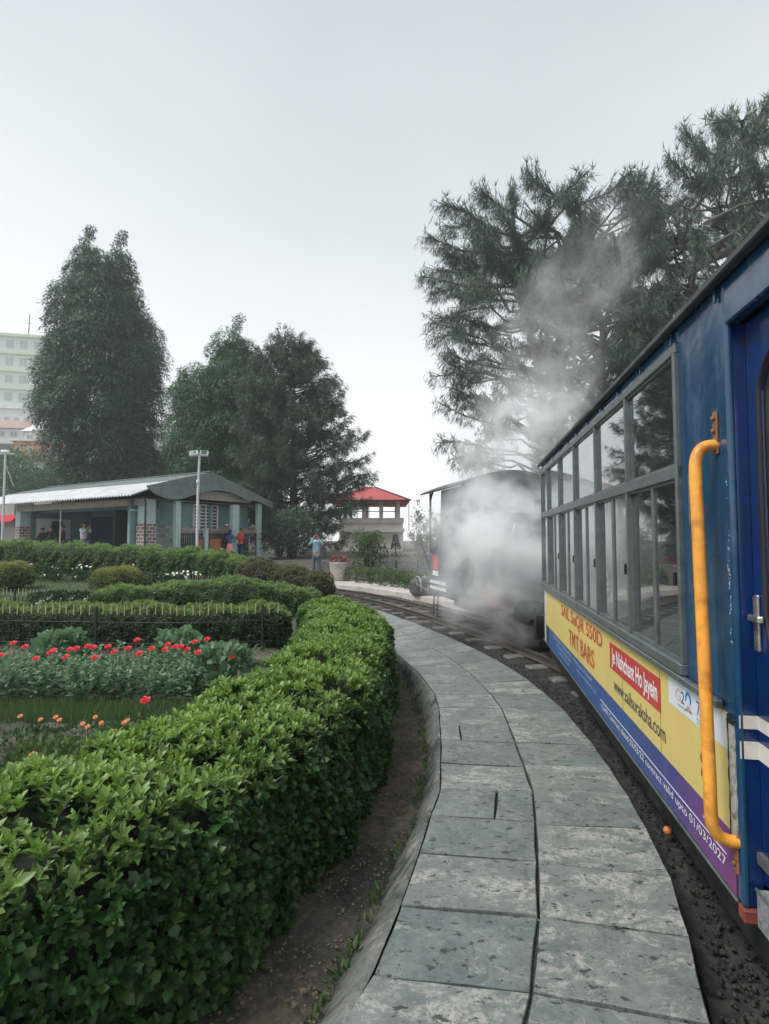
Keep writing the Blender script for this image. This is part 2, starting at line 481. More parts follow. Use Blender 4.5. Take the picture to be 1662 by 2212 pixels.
M['L_near'] = leafmat('privet_leaf', (0.008, 0.036, 0.012), (0.050, 0.145, 0.032), (0.25, 0.39, 0.10), rough=0.38, attr=True, patch=2.0)
M['L_hedge'] = leafmat('hedge_leaf', (0.022, 0.065, 0.028), (0.10, 0.20, 0.06), (0.24, 0.36, 0.12), attr=True, patch=1.2)
M['L_hedge_dark'] = leafmat('dark_hedge_leaf', (0.010, 0.035, 0.018), (0.045, 0.10, 0.04), (0.26, 0.36, 0.10), attr=True, patch=1.2)
M['L_hedge_red'] = leafmat('reddish_hedge_leaf', (0.05, 0.045, 0.04), (0.14, 0.11, 0.085), (0.16, 0.17, 0.08), attr=True, patch=1.2)
M['L_topiary'] = leafmat('golden_shrub_leaf', (0.06, 0.10, 0.03), (0.16, 0.20, 0.06), (0.33, 0.33, 0.10), attr=True)
M['L_poppy'] = leafmat('poppy_leaf', (0.06, 0.14, 0.085), (0.19, 0.31, 0.20), (0.22, 0.35, 0.20), attr=True, patch=4)
M['L_bed'] = leafmat('bedding_leaf', (0.035, 0.085, 0.03), (0.12, 0.20, 0.09), (0.16, 0.24, 0.08), attr=True, patch=4)
M['L_grass'] = leafmat('grass_blade', (0.045, 0.10, 0.035), (0.11, 0.19, 0.07), (0.13, 0.20, 0.08), attr=True, patch=1)
M['L_cypress'] = leafmat('cypress_needles', (0.003, 0.028, 0.017), (0.014, 0.078, 0.043), (0.070, 0.21, 0.11), attr=True, patch=0.35, trans=0.12, dead=0.05)  # third colour here and for the cedar: painted highlight on clump tops
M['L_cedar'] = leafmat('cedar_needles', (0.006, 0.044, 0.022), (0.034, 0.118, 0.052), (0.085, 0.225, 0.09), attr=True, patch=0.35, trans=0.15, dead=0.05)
M['L_pine'] = leafmat('pine_needles', (0.014, 0.046, 0.040), (0.066, 0.125, 0.102), (0.14, 0.21, 0.155), attr=True, patch=0.35, trans=0.25, dead=0.1)
M['L_shrub'] = leafmat('pale_shrub_leaf', (0.08, 0.11, 0.07), (0.20, 0.24, 0.15), (0.25, 0.28, 0.18), attr=True)
M['L_ivy'] = leafmat('creeper_leaf', (0.03, 0.07, 0.03), (0.10, 0.16, 0.07), (0.16, 0.22, 0.09), attr=True)

def m_slate():
    m = bpy.data.materials.new('slate_slabs'); t = NT(m)
    rnd = t.n('ShaderNodeNewGeometry').outputs['Random Per Island']
    pv = t.n('ShaderNodeVectorMath', _operation='ADD', i0=t.obj, i1=t.n('ShaderNodeCombineXYZ', X=t.math('MULTIPLY', rnd, 41.0), Y=t.math('MULTIPLY', rnd, 23.0), Z=0.0).outputs[0]).outputs[0]
    big = t.noise(1.6, 4, vec=pv); mid = t.noise(5.0, 6, 0.6, dist=0.6, vec=pv); fine = t.noise(34, 6, 0.7); fin2 = t.noise(120, 3)
    c = t.ramp(t.math('MULTIPLY_ADD', mid, 0.6, t.math('MULTIPLY', fine, 0.4)), [(0.33, (0.060, 0.084, 0.084)), (0.67, (0.205, 0.235, 0.225))])
    c = t.mix(t.math('MULTIPLY', rnd, 0.22), c, (0.25, 0.26, 0.245))
    # worn pale lime bloom in ragged patches, more on some slabs
    st = t.mapping((1.0, 1.7, 1.0), vec=pv)
    b1 = t.noise(3.6, 10, 0.74, dist=0.7, vec=st)
    th = t.math('MULTIPLY_ADD', rnd, 0.13, t.math('SUBTRACT', b1, .045))
    pale = t.ramp(th, [(0.565, 0.0), (0.62, 0.65), (0.74, 0.9)])
    brk = t.ramp(t.noise(38, 9, 0.85), [(0.44, 0.0), (0.54, 1.0)])
    c = t.mix(t.math('MULTIPLY', pale, brk), c, (0.44, 0.42, 0.38))
    # thin pale scratches
    wv = t.noise(3.1, 5, 0.6, dist=1.4, vec=t.mapping((1, 1.8, 1), loc=(3, 7, 0), vec=pv))
    line = t.ramp(t.math('ABSOLUTE', t.math('SUBTRACT', wv, 0.5)), [(0.0, 0.5), (0.006, 0.0)])
    c = t.mix(line, c, (0.44, 0.42, 0.38))
    # pits and dark stains
    dk = t.ramp(t.noise(16, 5, 0.6, vec=t.mapping((1, 1.9, 1), loc=(1, 2, 3))), [(0.60, 0.0), (0.645, 0.9)])
    c = t.mix(dk, c, (0.03, 0.036, 0.036))
    sp = t.ramp(t.noise(62, 4, 0.65), [(0.615, 0.0), (0.67, 0.75)])
    c = t.mix(sp, c, (0.04, 0.045, 0.045))
    r = t.ramp(big, [(0.35, 0.22), (0.65, 0.50)])
    h = t.math('ADD', t.math('MULTIPLY', mid, 0.8), t.math('ADD', t.math('MULTIPLY', fine, 0.45), t.math('MULTIPLY', fin2, 0.12)))
    h = t.math('SUBTRACT', h, t.math('MULTIPLY', dk, 0.35))
    t.surf(t.bsdf(c, r, t.bump(h, 0.55, 0.012)))
    return m
M['slate'] = m_slate()

def m_kerb():
    m = bpy.data.materials.new('kerb_cement'); t = NT(m)
    a = t.noise(4, 6, 0.65); b = t.noise(30, 5, 0.7)
    c = t.ramp(t.math('MULTIPLY_ADD', b, .4, t.math('MULTIPLY', a, .6)), [(0.35, (0.085, 0.095, 0.088)), (0.65, (0.23, 0.235, 0.215))])
    c = t.mix(t.ramp(t.noise(3, 7, .7, dist=1.5), [(0.50, 0.0), (0.60, 0.85)]), c, (0.04, 0.045, 0.036))
    c = t.mix(t.ramp(t.noise(11, 8, .75), [(0.56, 0.0), (0.64, 0.7)]), c, (0.36, 0.35, 0.31))
    t.surf(t.bsdf(c, 0.8, t.bump(t.math('ADD', a, t.math('MULTIPLY', b, .7)), 1.0, 0.03)))
    return m
M['kerb'] = m_kerb()

def m_soil():
    m = bpy.data.materials.new('bare_soil'); t = NT(m)
    a = t.noise(2.2, 6, 0.6); b = t.noise(24, 6, 0.7); d = t.noise(90, 4, .7)
    c = t.ramp(t.math('MULTIPLY_ADD', b, .45, t.math('MULTIPLY', a, .55)), [(0.36, (0.030, 0.031, 0.029)), (0.50, (0.085, 0.078, 0.068)), (0.64, (0.24, 0.18, 0.135))])
    c = t.mix(t.ramp(d, [(0.60, 0.0), (0.70, 0.6)]), c, (0.30, 0.26, 0.21))
    c = t.mix(t.ramp(t.noise(1.1, 5, .6), [(0.5, 0.0), (0.62, 0.45)]), c, (0.05, 0.06, 0.04))
    t.surf(t.bsdf(c, 0.95, t.bump(t.math('ADD', b, t.math('MULTIPLY', d, .6)), 0.9, 0.02)))
    return m
M['soil'] = m_soil()

def m_ballast():
    m = bpy.data.materials.new('track_ballast'); t = NT(m)
    v = t.n('ShaderNodeTexVoronoi', Vector=t.obj, Scale=26.0)
    c = t.ramp(t.n('ShaderNodeSeparateColor', Color=v.outputs['Color']).outputs[0], [(0.1, (0.012, 0.015, 0.015)), (0.9, (0.042, 0.042, 0.038))])
    a = t.noise(2.0, 4)
    c = t.mix(t.ramp(a, [(0.45, 0.0), (0.65, 0.7)]), c, (0.018, 0.020, 0.020))
    t.surf(t.bsdf(c, 0.8, t.bump(v.outputs['Distance'], -0.9, 0.03)))
    return m
M['ballast'] = m_ballast()

def m_blue():
    m = bpy.data.materials.new('blue_coach_paint'); t = NT(m)
    a = t.noise(2.2, 5, .6); s = t.noise(5, 6, .65, vec=t.mapping((2.2, 2.2, 0.35)))
    c = t.ramp(a, [(0.3, (0.003, 0.036, 0.10)), (0.7, (0.007, 0.070, 0.155))])
    c = t.mix(t.ramp(s, [(0.52, 0.0), (0.72, 0.22)]), c, (0.12, 0.22, 0.32))
    sc = t.ramp(t.noise(60, 5, .7, vec=t.mapping((1.6, 1.6, .3))), [(0.66, 0.0), (0.72, 0.35)])
    c = t.mix(sc, c, (0.3, 0.36, 0.4))
    rs = t.ramp(t.noise(9, 7, .72, vec=t.mapping((3.5, 3.5, .25), loc=(4, 1, 2))), [(0.60, 0.0), (0.70, 0.5)])
    c = t.mix(rs, c, (0.035, 0.05, 0.06))
    r = t.ramp(s, [(0.35, 0.13), (0.7, 0.38)])
    t.surf(t.bsdf(c, r, t.bump(t.noise(2.6, 3), 0.6, 0.02), Coat__Weight=0.5, Coat__Roughness=0.12))
    return m
M['blue'] = m_blue()
def m_deepblue():
    m = bpy.data.materials.new('deep_blue_door_paint'); t = NT(m)
    a = t.noise(3.0, 4)
    c = t.ramp(a, [(0.3, (0.002, 0.016, 0.075)), (0.7, (0.003, 0.032, 0.14))])
    t.surf(t.bsdf(c, 0.24, t.bump(t.noise(4.0, 3), 0.15, 0.01), Coat__Weight=0.4, Coat__Roughness=0.15))
    return m
M['blue_deep'] = m_deepblue()

def m_vinyl(name, stops=None, col=None):
    m = bpy.data.materials.new(name); t = NT(m)
    if stops:
        x = t.n('ShaderNodeSeparateXYZ', Vector=t.obj).outputs[0]
        f = t.n('ShaderNodeMapRange', Value=x, i1=1.9, i2=6.8).outputs[0]
        c = t.ramp(f, stops)
    else:
        c = t.ramp(t.noise(1.6, 4), [(0.3, tuple(q * .93 for q in col)), (0.7, tuple(q * 1.05 for q in col))])
    g = t.ramp(t.noise(7, 7, .7, vec=t.mapping((1, 1, 0.5))), [(0.55, 0.0), (0.75, 0.28)])
    c = t.mix(g, c, (0.30, 0.27, 0.2))
    sp = t.ramp(t.noise(130, 3, .6), [(0.68, 0.0), (0.73, 0.45)])
    c = t.mix(sp, c, (0.16, 0.13, 0.08))
    t.surf(t.bsdf(c, 0.42, t.bump(t.noise(5, 3), 0.12, 0.01)))
    return m
M['vinyl_yellow'] = m_vinyl('yellow_advert_vinyl', col=(0.68, 0.54, 0.17))
M['vinyl_blue'] = m_vinyl('blue_to_magenta_advert_vinyl', stops=[(0.0, (0.26, 0.035, 0.16)), (0.05, (0.16, 0.04, 0.2)), (0.14, (0.05, 0.05, 0.22)), (0.26, (0.022, 0.075, 0.24)), (1.0, (0.04, 0.12, 0.30))])
M['vinyl_red'] = m_vinyl('red_advert_vinyl', col=(0.50, 0.045, 0.04))
M['vinyl_white'] = m_vinyl('white_advert_vinyl', col=(0.66, 0.72, 0.78))
M['ink_red'] = simple('red_brown_lettering', (0.42, 0.09, 0.03), 0.5, bump=0)
M['ink_outline'] = simple('orange_letter_outline', (0.72, 0.28, 0.10), 0.5, bump=0)
M['ink_dark'] = simple('dark_lettering', (0.07, 0.055, 0.07), 0.5, bump=0)
M['ink_white'] = simple('white_lettering', (0.80, 0.80, 0.80), 0.5, var=0.05, bump=0)
M['ink_pale'] = simple('pale_blue_lettering', (0.42, 0.52, 0.66), 0.5, bump=0)
M['ink_orange'] = simple('saffron_ink', (0.80, 0.28, 0.10), 0.5, bump=0)
M['ink_green'] = simple('green_ink', (0.10, 0.33, 0.10), 0.5, bump=0)
M['ink_blue'] = simple('blue_ink', (0.03, 0.20, 0.50), 0.5, bump=0)
M['ink_pink'] = simple('pink_ink', (0.75, 0.35, 0.40), 0.5, bump=0)

def m_glass(name, tint, mixf=0.0, dirt=0.10):
    m = bpy.data.materials.new(name); t = NT(m)
    fr = t.n('ShaderNodeFresnel', IOR=1.5).outputs[0]
    fac = t.math('MULTIPLY_ADD', fr, 1.85, 0.06 + mixf, clamp=True)
    nm = t.bump(t.noise(1.6, 2), 0.05, 0.02)
    g = t.n('ShaderNodeBsdfGlossy', Color=(0.86, 0.90, 0.90), Roughness=0.02, Normal=nm)
    tr = t.n('ShaderNodeBsdfTransparent', Color=tint)
    mx = t.n('ShaderNodeMixShader', Fac=fac); t.nt.links.new(tr.outputs[0], mx.inputs[1]); t.nt.links.new(g.outputs[0], mx.inputs[2])
    df = t.n('ShaderNodeBsdfDiffuse', Color=(0.42, 0.46, 0.45))
    dm = t.n('ShaderNodeMixShader', Fac=t.ramp(t.noise(3, 6, .7), [(0.35, dirt * .4), (0.7, dirt * 1.6)]))
    t.nt.links.new(mx.outputs[0], dm.inputs[1]); t.nt.links.new(df.outputs[0], dm.inputs[2])
    t.surf(dm)
    return m
M['glass'] = m_glass('coach_glass', (0.82, 0.88, 0.86), dirt=0.035)
M['glass_dark'] = m_glass('door_glass', (0.08, 0.10, 0.10), dirt=0.03)

def m_brick(name, c1, c2, mortar, sx=1.0, scale=1.0, bw=0.32, rh=0.16, bias=0.0):
    m = bpy.data.materials.new(name); t = NT(m)
    s = t.n('ShaderNodeSeparateXYZ', Vector=t.obj)
    v = t.n('ShaderNodeCombineXYZ', X=t.math('ADD', s.outputs[0], s.outputs[1]), Y=s.outputs[2], Z=0.0).outputs[0]
    b = t.n('ShaderNodeTexBrick', Vector=v, Color1=c1, Color2=c2, Mortar=mortar, Scale=scale, Mortar__Size=0.018, Bias=bias, Brick__Width=bw, Row__Height=rh)
    c = t.mix(t.ramp(t.noise(9, 5), [(0.4, 0.0), (0.7, 0.4)]), b.outputs['Color'], mortar)
    t.surf(t.bsdf(c, 0.85, t.bump(b.outputs['Fac'], -0.5, 0.02)))
    return m
M['brick'] = m_brick('painted_brick_pillar', (0.20, 0.13, 0.12), (0.09, 0.07, 0.07), (0.52, 0.46, 0.44), bw=0.26, rh=0.13)
M['stone'] = m_brick('rubble_stone_wall', (0.36, 0.38, 0.37), (0.05, 0.07, 0.075), (0.34, 0.37, 0.36), bw=0.36, rh=0.2, bias=-0.25)

M['hazed_glass'] = simple('haze_paled_glass', (0.26, 0.31, 0.31), 0.3, var=0.1, bump=0.0)  # panes paled so the colour carries distance haze
# ------------------------------------------------------------------ ground, platform, track
R_PTS = np.array([(0.42, .4), (0.76, 1.15), (0.95, 1.62), (1.08, 1.95), (1.19, 2.27), (1.32, 2.87), (1.42, 3.6), (1.48, 4.5), (1.44, 5.3), (1.32, 6.2), (1.10, 7.1), (0.87, 7.87), (0.57, 8.75), (-.05, 10.4), (-.8, 12.1), (-1.75, 13.7), (-3.1, 15.3), (-4.9, 16.6), (-7.0, 17.5)])
L_PTS = np.array([(-1.1, .3), (-.62, .8), (-.36, 1.2), (-.12, 1.61), (-.04, 1.79), (.06, 2.11), (.15, 2.44), (.23, 2.77), (.31, 3.05), (.39, 3.77), (.45, 4.5), (.45, 4.92), (.36, 5.62), (.18, 6.43), (-.08, 7.4), (-.41, 8.45), (-1.0, 10.0), (-1.75, 11.6)])
M_PTS = np.array([(-.3, .3), (.02, .8), (.2, 1.2), (.41, 1.61), (.48, 1.78), (.57, 2.04), (.66, 2.37), (.74, 2.68), (.83, 3.06), (.90, 3.72), (.97, 4.45), (.96, 4.9), (.88, 5.8), (.74, 6.48), (.44, 7.57), (.1, 8.55), (-.5, 10.2), (-1.25, 11.8)])
def fx(P, y): return float(np.interp(y, P[:, 1], P[:, 0]))
def sstep(a, b, x):
    t = np.clip((x - a) / (b - a), 0, 1); return t * t * (3 - 2 * t)
def ground_z(X, Y):
    X = np.asarray(X, dtype=float); Y = np.asarray(Y, dtype=float)
    ex = np.interp(Y, R_PTS[:, 1], R_PTS[:, 0]); ex = np.where(Y > 17.5, -7.0 + (Y - 17.5) * 1.2, ex)
    d = X - ex
    gl = -.12 + .06 * np.clip(Y - 6.2, 0, 9.7)
    k = sstep(-1.15, -2.9, d)
    left = -.12 + (gl + .12) * k
    right = np.where(Y > 9, -.14, -.24)
    w = sstep(-.6, -.2, d)
    z = left * (1 - w) + right * w
    far = sstep(17.5, 22, Y) * (1 - sstep(-6.5, -3.6, X))
    return z * (1 - far) + .42 * far

xs = np.concatenate([np.linspace(-195, -40, 10), np.linspace(-35, -8, 28), np.linspace(-7.5, 4, 180), np.linspace(4.5, 40, 36), np.linspace(60, 195, 5)])
ys = np.concatenate([np.linspace(-28, -3, 6), np.linspace(-2, 20, 240), np.linspace(20.5, 60, 60), np.linspace(70, 255, 10)])
GX, GY = np.meshgrid(xs, ys)
GZ = ground_z(GX, GY)
near = (np.abs(GX) < 9) & (GY < 22)
GZ = GZ + np.where(near, RNG.normal(size=GZ.shape) * .008 + .02 * np.sin(GX * 5.1 + GY * 3.3) * np.sin(GY * 4.3 - GX), 0)
nx, ny = len(xs), len(ys)
V = np.stack([GX, GY, GZ], -1).reshape(-1, 3)
ii = (np.arange(ny - 1)[:, None] * nx + np.arange(nx - 1)[None, :]).ravel()
fl = np.stack([ii, ii + 1, ii + 1 + nx, ii + nx], -1).ravel()
tag(link('ground', mesh_np('ground', V, fl, np.full(len(ii), 4), True), M['soil']), kind='structure')

# slabs
rows_l = [(.72, .68), (1.09, 1.04), (1.45, 1.38), (1.79, 1.72), (2.11, 2.05), (2.45, 2.38), (2.78, 2.71), (3.06, 3.04), (3.41, 3.35), (3.79, 3.73), (4.10, 4.10), (4.51, 4.48), (4.89, 4.86), (5.22, 5.24), (5.57, 5.62), (5.93, 6.05), (6.29, 6.48), (6.65, 6.92), (7.05, 7.4), (7.45, 7.85), (7.9, 8.35), (8.35, 8.85), (8.85, 9.4), (9.35, 9.95), (9.9, 10.5), (10.5, 11.1), (11.1, 11.7)]
rows_r = [(.68, .62), (1.04, .94), (1.38, 1.28), (1.72, 1.61), (2.05, 1.95), (2.38, 2.28), (2.68, 2.65), (3.07, 3.0), (3.38, 3.34), (3.76, 3.69), (4.12, 4.04), (4.48, 4.40), (4.89, 4.88), (5.25, 5.35), (5.63, 5.78), (6.04, 6.3), (6.48, 6.8), (6.92, 7.3), (7.4, 7.8), (7.85, 8.3), (8.35, 8.85), (8.85, 9.4), (9.4, 9.95), (9.95, 10.5), (10.5, 11.1), (11.1, 11.7)]
mb = MB()
def slab(a, b, c, d, gap=0.0048):
    """top quad a,b (near), c,d (far) each (x,y)"""
    q = [np.array(p, dtype=float) for p in (a, b, c, d)]
    cen = sum(q) / 4
    dz = [random.uniform(-.0035, .0035) for _ in range(4)]; base = random.uniform(-.003, .003)
    # outline with slightly ragged edges
    out = []
    for i in range(4):
        p, r = q[i], q[(i + 1) % 4]; n = max(2, int(np.linalg.norm(r - p) / .09))
        for k in range(n):
            t = k / n; pt = p + (r - p) * t
            inn = (cen - pt); inn /= np.linalg.norm(inn)
            pt = pt + inn * (gap + (random.uniform(0, .0045) if k else 0.001))
            z = base + dz[i] * (1 - t) + dz[(i + 1) % 4] * t
            out.append((pt[0], pt[1], z))
    n = len(out); ch = .0035
    inner = []
    for (x, y, z) in out:
        v = cen - np.array((x, y)); v /= np.linalg.norm(v)
        inner.append((x + v[0] * ch, y + v[1] * ch, z))
    lo1 = [(x, y, z - .004) for x, y, z in out]; lo2 = [(x, y, -.06) for x, y, z in out]
    vs = inner + lo1 + lo2
    fs = [tuple(range(n))]
    for i in range(n):
        j = (i + 1) % n
        fs.append((n + i, n + j, j, i)); fs.append((2 * n + i, 2 * n + j, n + j, n + i))
    mb.add(vs, fs)
splits = {9: .28, 6: .62}
for i in range(len(rows_l) - 1):
    (l0, m0), (l1, m1) = rows_l[i], rows_l[i + 1]
    a, b, c, d = (fx(L_PTS, l0), l0), (fx(M_PTS, m0), m0), (fx(M_PTS, m1), m1), (fx(L_PTS, l1), l1)
    if i in splits:
        s = splits[i]; e = (a[0] + (b[0] - a[0]) * s, a[1] + (b[1] - a[1]) * s); f = (d[0] + (c[0] - d[0]) * s, d[1] + (c[1] - d[1]) * s)
        slab(a, e, f, d); slab(e, b, c, f)
    else: slab(a, b, c, d)
for i in range(len(rows_r) - 1):
    (m0, r0), (m1, r1) = rows_r[i], rows_r[i + 1]
    slab((fx(M_PTS, m0), m0), (fx(R_PTS, r0), r0), (fx(R_PTS, r1), r1), (fx(M_PTS, m1), m1))
tag(mb.build('pavement', M['slate']), kind='structure')
# base under the slabs + track-side edge
mb = MB()
yy = np.linspace(.7, 11.6, 90)
Lb = [(fx(L_PTS, y) + .012, y) for y in yy]; Rb = [(fx(R_PTS, y) - .012, y) for y in yy]
n = len(yy)
vs = [(x, y, -.018) for x, y in Lb] + [(x, y, -.018) for x, y in Rb] + [(x, y, -.30) for x, y in Rb] + [(x, y, -.30) for x, y in Lb]
fs = []
for i in range(n - 1):
    fs += [(i, n + i, n + i + 1, i + 1), (n + i, 2 * n + i, 2 * n + i + 1, n + i + 1), (3 * n + i, i, i + 1, 3 * n + i + 1)]
mb.add(vs, fs)
tag(mb.build('pavement_base', M['ballast']), kind='structure')
# sloping cement kerb on the garden side
O_PTS = np.array([(-1.28, .3), (-.78, .8), (-.50, 1.2), (-.26, 1.61), (-.12, 1.97), (-.03, 2.24), (.08, 2.65), (.15, 2.84), (.25, 3.32), (.30, 3.82), (.35, 4.63), (.34, 5.3), (.25, 5.9), (.09, 6.43), (-.17, 7.4), (-.5, 8.4), (-1.1, 9.9), (-1.85, 11.5)])
mb = MB(); vs = []; yy = np.linspace(.6, 11.2, 210)
for y in yy:
    xl = fx(L_PTS, y); xo = min(fx(O_PTS, y) - .01, xl - .07) + random.uniform(-.006, .006)
    vs += [(xl - .001, y, -.006), (xl - .016, y, -.0045 + random.uniform(-.002, .002)), (xl * .55 + xo * .45, y, -.05 + random.uniform(-.006, .006)), (xo, y, -.125 + random.uniform(-.008, .008)), (xo - .012, y, -.19), (xl - .001, y, -.19)]
fs = []
for i in range(len(yy) - 1):
    for k in range(4):
        fs.append((i * 6 + k, i * 6 + k + 1, i * 6 + 7 + k, i * 6 + 6 + k))
mb.add(vs, fs, True)
tag(mb.build('kerb', M['kerb']), kind='structure')

# track
def offset_path(P, off, n=160, lo=0.0, hi=1.0):
    C = catmull(P, n)
    T = np.gradient(C, axis=0); T /= np.linalg.norm(T, axis=1, keepdims=True)
    Nn = np.stack([T[:, 1], -T[:, 0]], -1)
    return C + Nn * off, T, Nn
Pext = np.vstack([[(-.35, -1.5), (.1, -.4)], R_PTS[:-1]])
RC, RT, RN = offset_path(Pext, .985, 260)
mb = MB(); n = len(RC); vs = []
for i in range(n):
    for o in (-.95, -.5, 0, .5, 1.2):
        p = RC[i] + RN[i] * o
        vs.append((p[0], p[1], -.135 + random.uniform(-.012, .012) - (.03 if abs(o) > .7 else 0)))
fs = [(i * 5 + k, i * 5 + k + 1, i * 5 + 6 + k, i * 5 + 5 + k) for i in range(n - 1) for k in range(4)]
mb.add(vs, fs, True)
tag(mb.build('track_bed', M['ballast']), kind='structure')
# loose stones
Pn = 26000
ti = RNG.integers(0, n - 1, Pn); off = RNG.uniform(-.9, 1.1, Pn)
P = np.column_stack([RC[ti] + RN[ti] * off[:, None] + RNG.normal(size=(Pn, 2)) * .03, np.full(Pn, -.14)])
ico = np.array([(1, 0, 0), (-1, 0, 0), (0, 1, 0), (0, -1, 0), (0, 0, .7), (0, 0, -.7)], dtype=float)
icf = [(0, 2, 4), (2, 1, 4), (1, 3, 4), (3, 0, 4), (2, 0, 5), (1, 2, 5), (3, 1, 5), (0, 3, 5)]
def rocks(P, s):
    k = len(P); J = ico[None] * (1 + RNG.uniform(-.35, .35, (k, 6, 1))) * s[:, None, None]
    a = RNG.uniform(0, 6.28, k); ca, sa = np.cos(a), np.sin(a)
    X = J[:, :, 0] * ca[:, None] - J[:, :, 1] * sa[:, None]; Y = J[:, :, 0] * sa[:, None] + J[:, :, 1] * ca[:, None]
    V = np.stack([X, Y, J[:, :, 2]], -1) + P[:, None, :]
    flat = (np.concatenate(icf)[None] + (np.arange(k) * 6)[:, None]).ravel()
    return V.reshape(-1, 3), flat, np.full(k * 8, 3), None
tag(leaf_obj('ballast_stones', rocks(P, RNG.uniform(.005, .013, Pn)), M['ballast']), 'dark broken stones lying between and beside the sleepers', 'ballast', kind='stuff')

track = thing('railway_track', 'narrow gauge railway track curving left past the hedge with pale sleepers', 'railway track')
for s in (-.305, .305):
    C, _, _ = offset_path(Pext, .985 + s, 200)
    C = C[14:]
    mb = MB(); vs = []
    T = np.gradient(C, axis=0); T /= np.linalg.norm(T, axis=1, keepdims=True); Nn = np.stack([T[:, 1], -T[:, 0]], -1)
    prof = [(-.038, -.115), (-.038, -.105), (-.008, -.095), (-.007, -.05), (-.024, -.042), (-.024, -.02), (.024, -.02), (.024, -.042), (.007, -.05), (.008, -.095), (.038, -.105), (.038, -.115)]
    for i in range(len(C)):
        for (o, z) in prof:
            p = C[i] + Nn[i] * o; vs.append((p[0], p[1], z))
    k = len(prof)
    mb.add(vs, [(i * k + j, i * k + (j + 1) % k, (i + 1) * k + (j + 1) % k, (i + 1) * k + j) for i in range(len(C) - 1) for j in range(k)])
    mb.build('rail', M['rail'], track)
acc = 0; last = RC[0]; cnt = 0
for i in range(1, n):
    acc += np.linalg.norm(RC[i] - last); last = RC[i]
    if acc > .56:
        acc = 0
        if RC[i][1] < .3 or RC[i][1] > 16.4: continue
        Mx = Matrix.Translation((RC[i][0], RC[i][1], 0)) @ Matrix.Rotation(math.atan2(RT[i][1], RT[i][0]), 4, 'Z')
        m2 = MB(Mx); m2.box(-.085, .085, -.56, .56, -.19, -.117 + random.uniform(-.004, .003), bev=.012)
        m2.build('sleeper', M['sleeper'], track)
        for s in (-.305, .305):
            for e in (-.07, .07):
                m2 = MB(Mx)
        cnt += 1

# pale pavement on the far side of the track
F1, FT, FN = offset_path(R_PTS, 1.98, 120); 
mb = MB(); vs = []
sel = [i for i in range(len(F1)) if F1[i][1] > 7.0]
for i in sel:
    w = np.interp(F1[i][1], [9, 11, 14, 18], [3.0, 1.9, 1.8, 1.4])
    a = F1[i]; b = F1[i] + FN[i] * w
    vs += [(a[0], a[1], -.2), (a[0], a[1], -.005), (b[0], b[1], .0), (b[0], b[1], -.2)]
fs = [(j * 4 + k, j * 4 + 4 + k, j * 4 + 5 + k, j * 4 + 1 + k) for j in range(len(sel) - 1) for k in range(3)]
mb.add(vs, fs)
tag(mb.build('far_pavement', M['farplat']), kind='structure')
# station forecourt
M['forecourt'] = simple('forecourt_cement', (0.17, 0.165, 0.15), 0.85, scale=2, dirt=(0.09, 0.09, 0.08), dirt_amt=.6)
mb = MB(); mb.box(-26, -5.3, 19.2, 42, .30, .432)
tag(mb.build('forecourt', M['forecourt']), kind='structure')

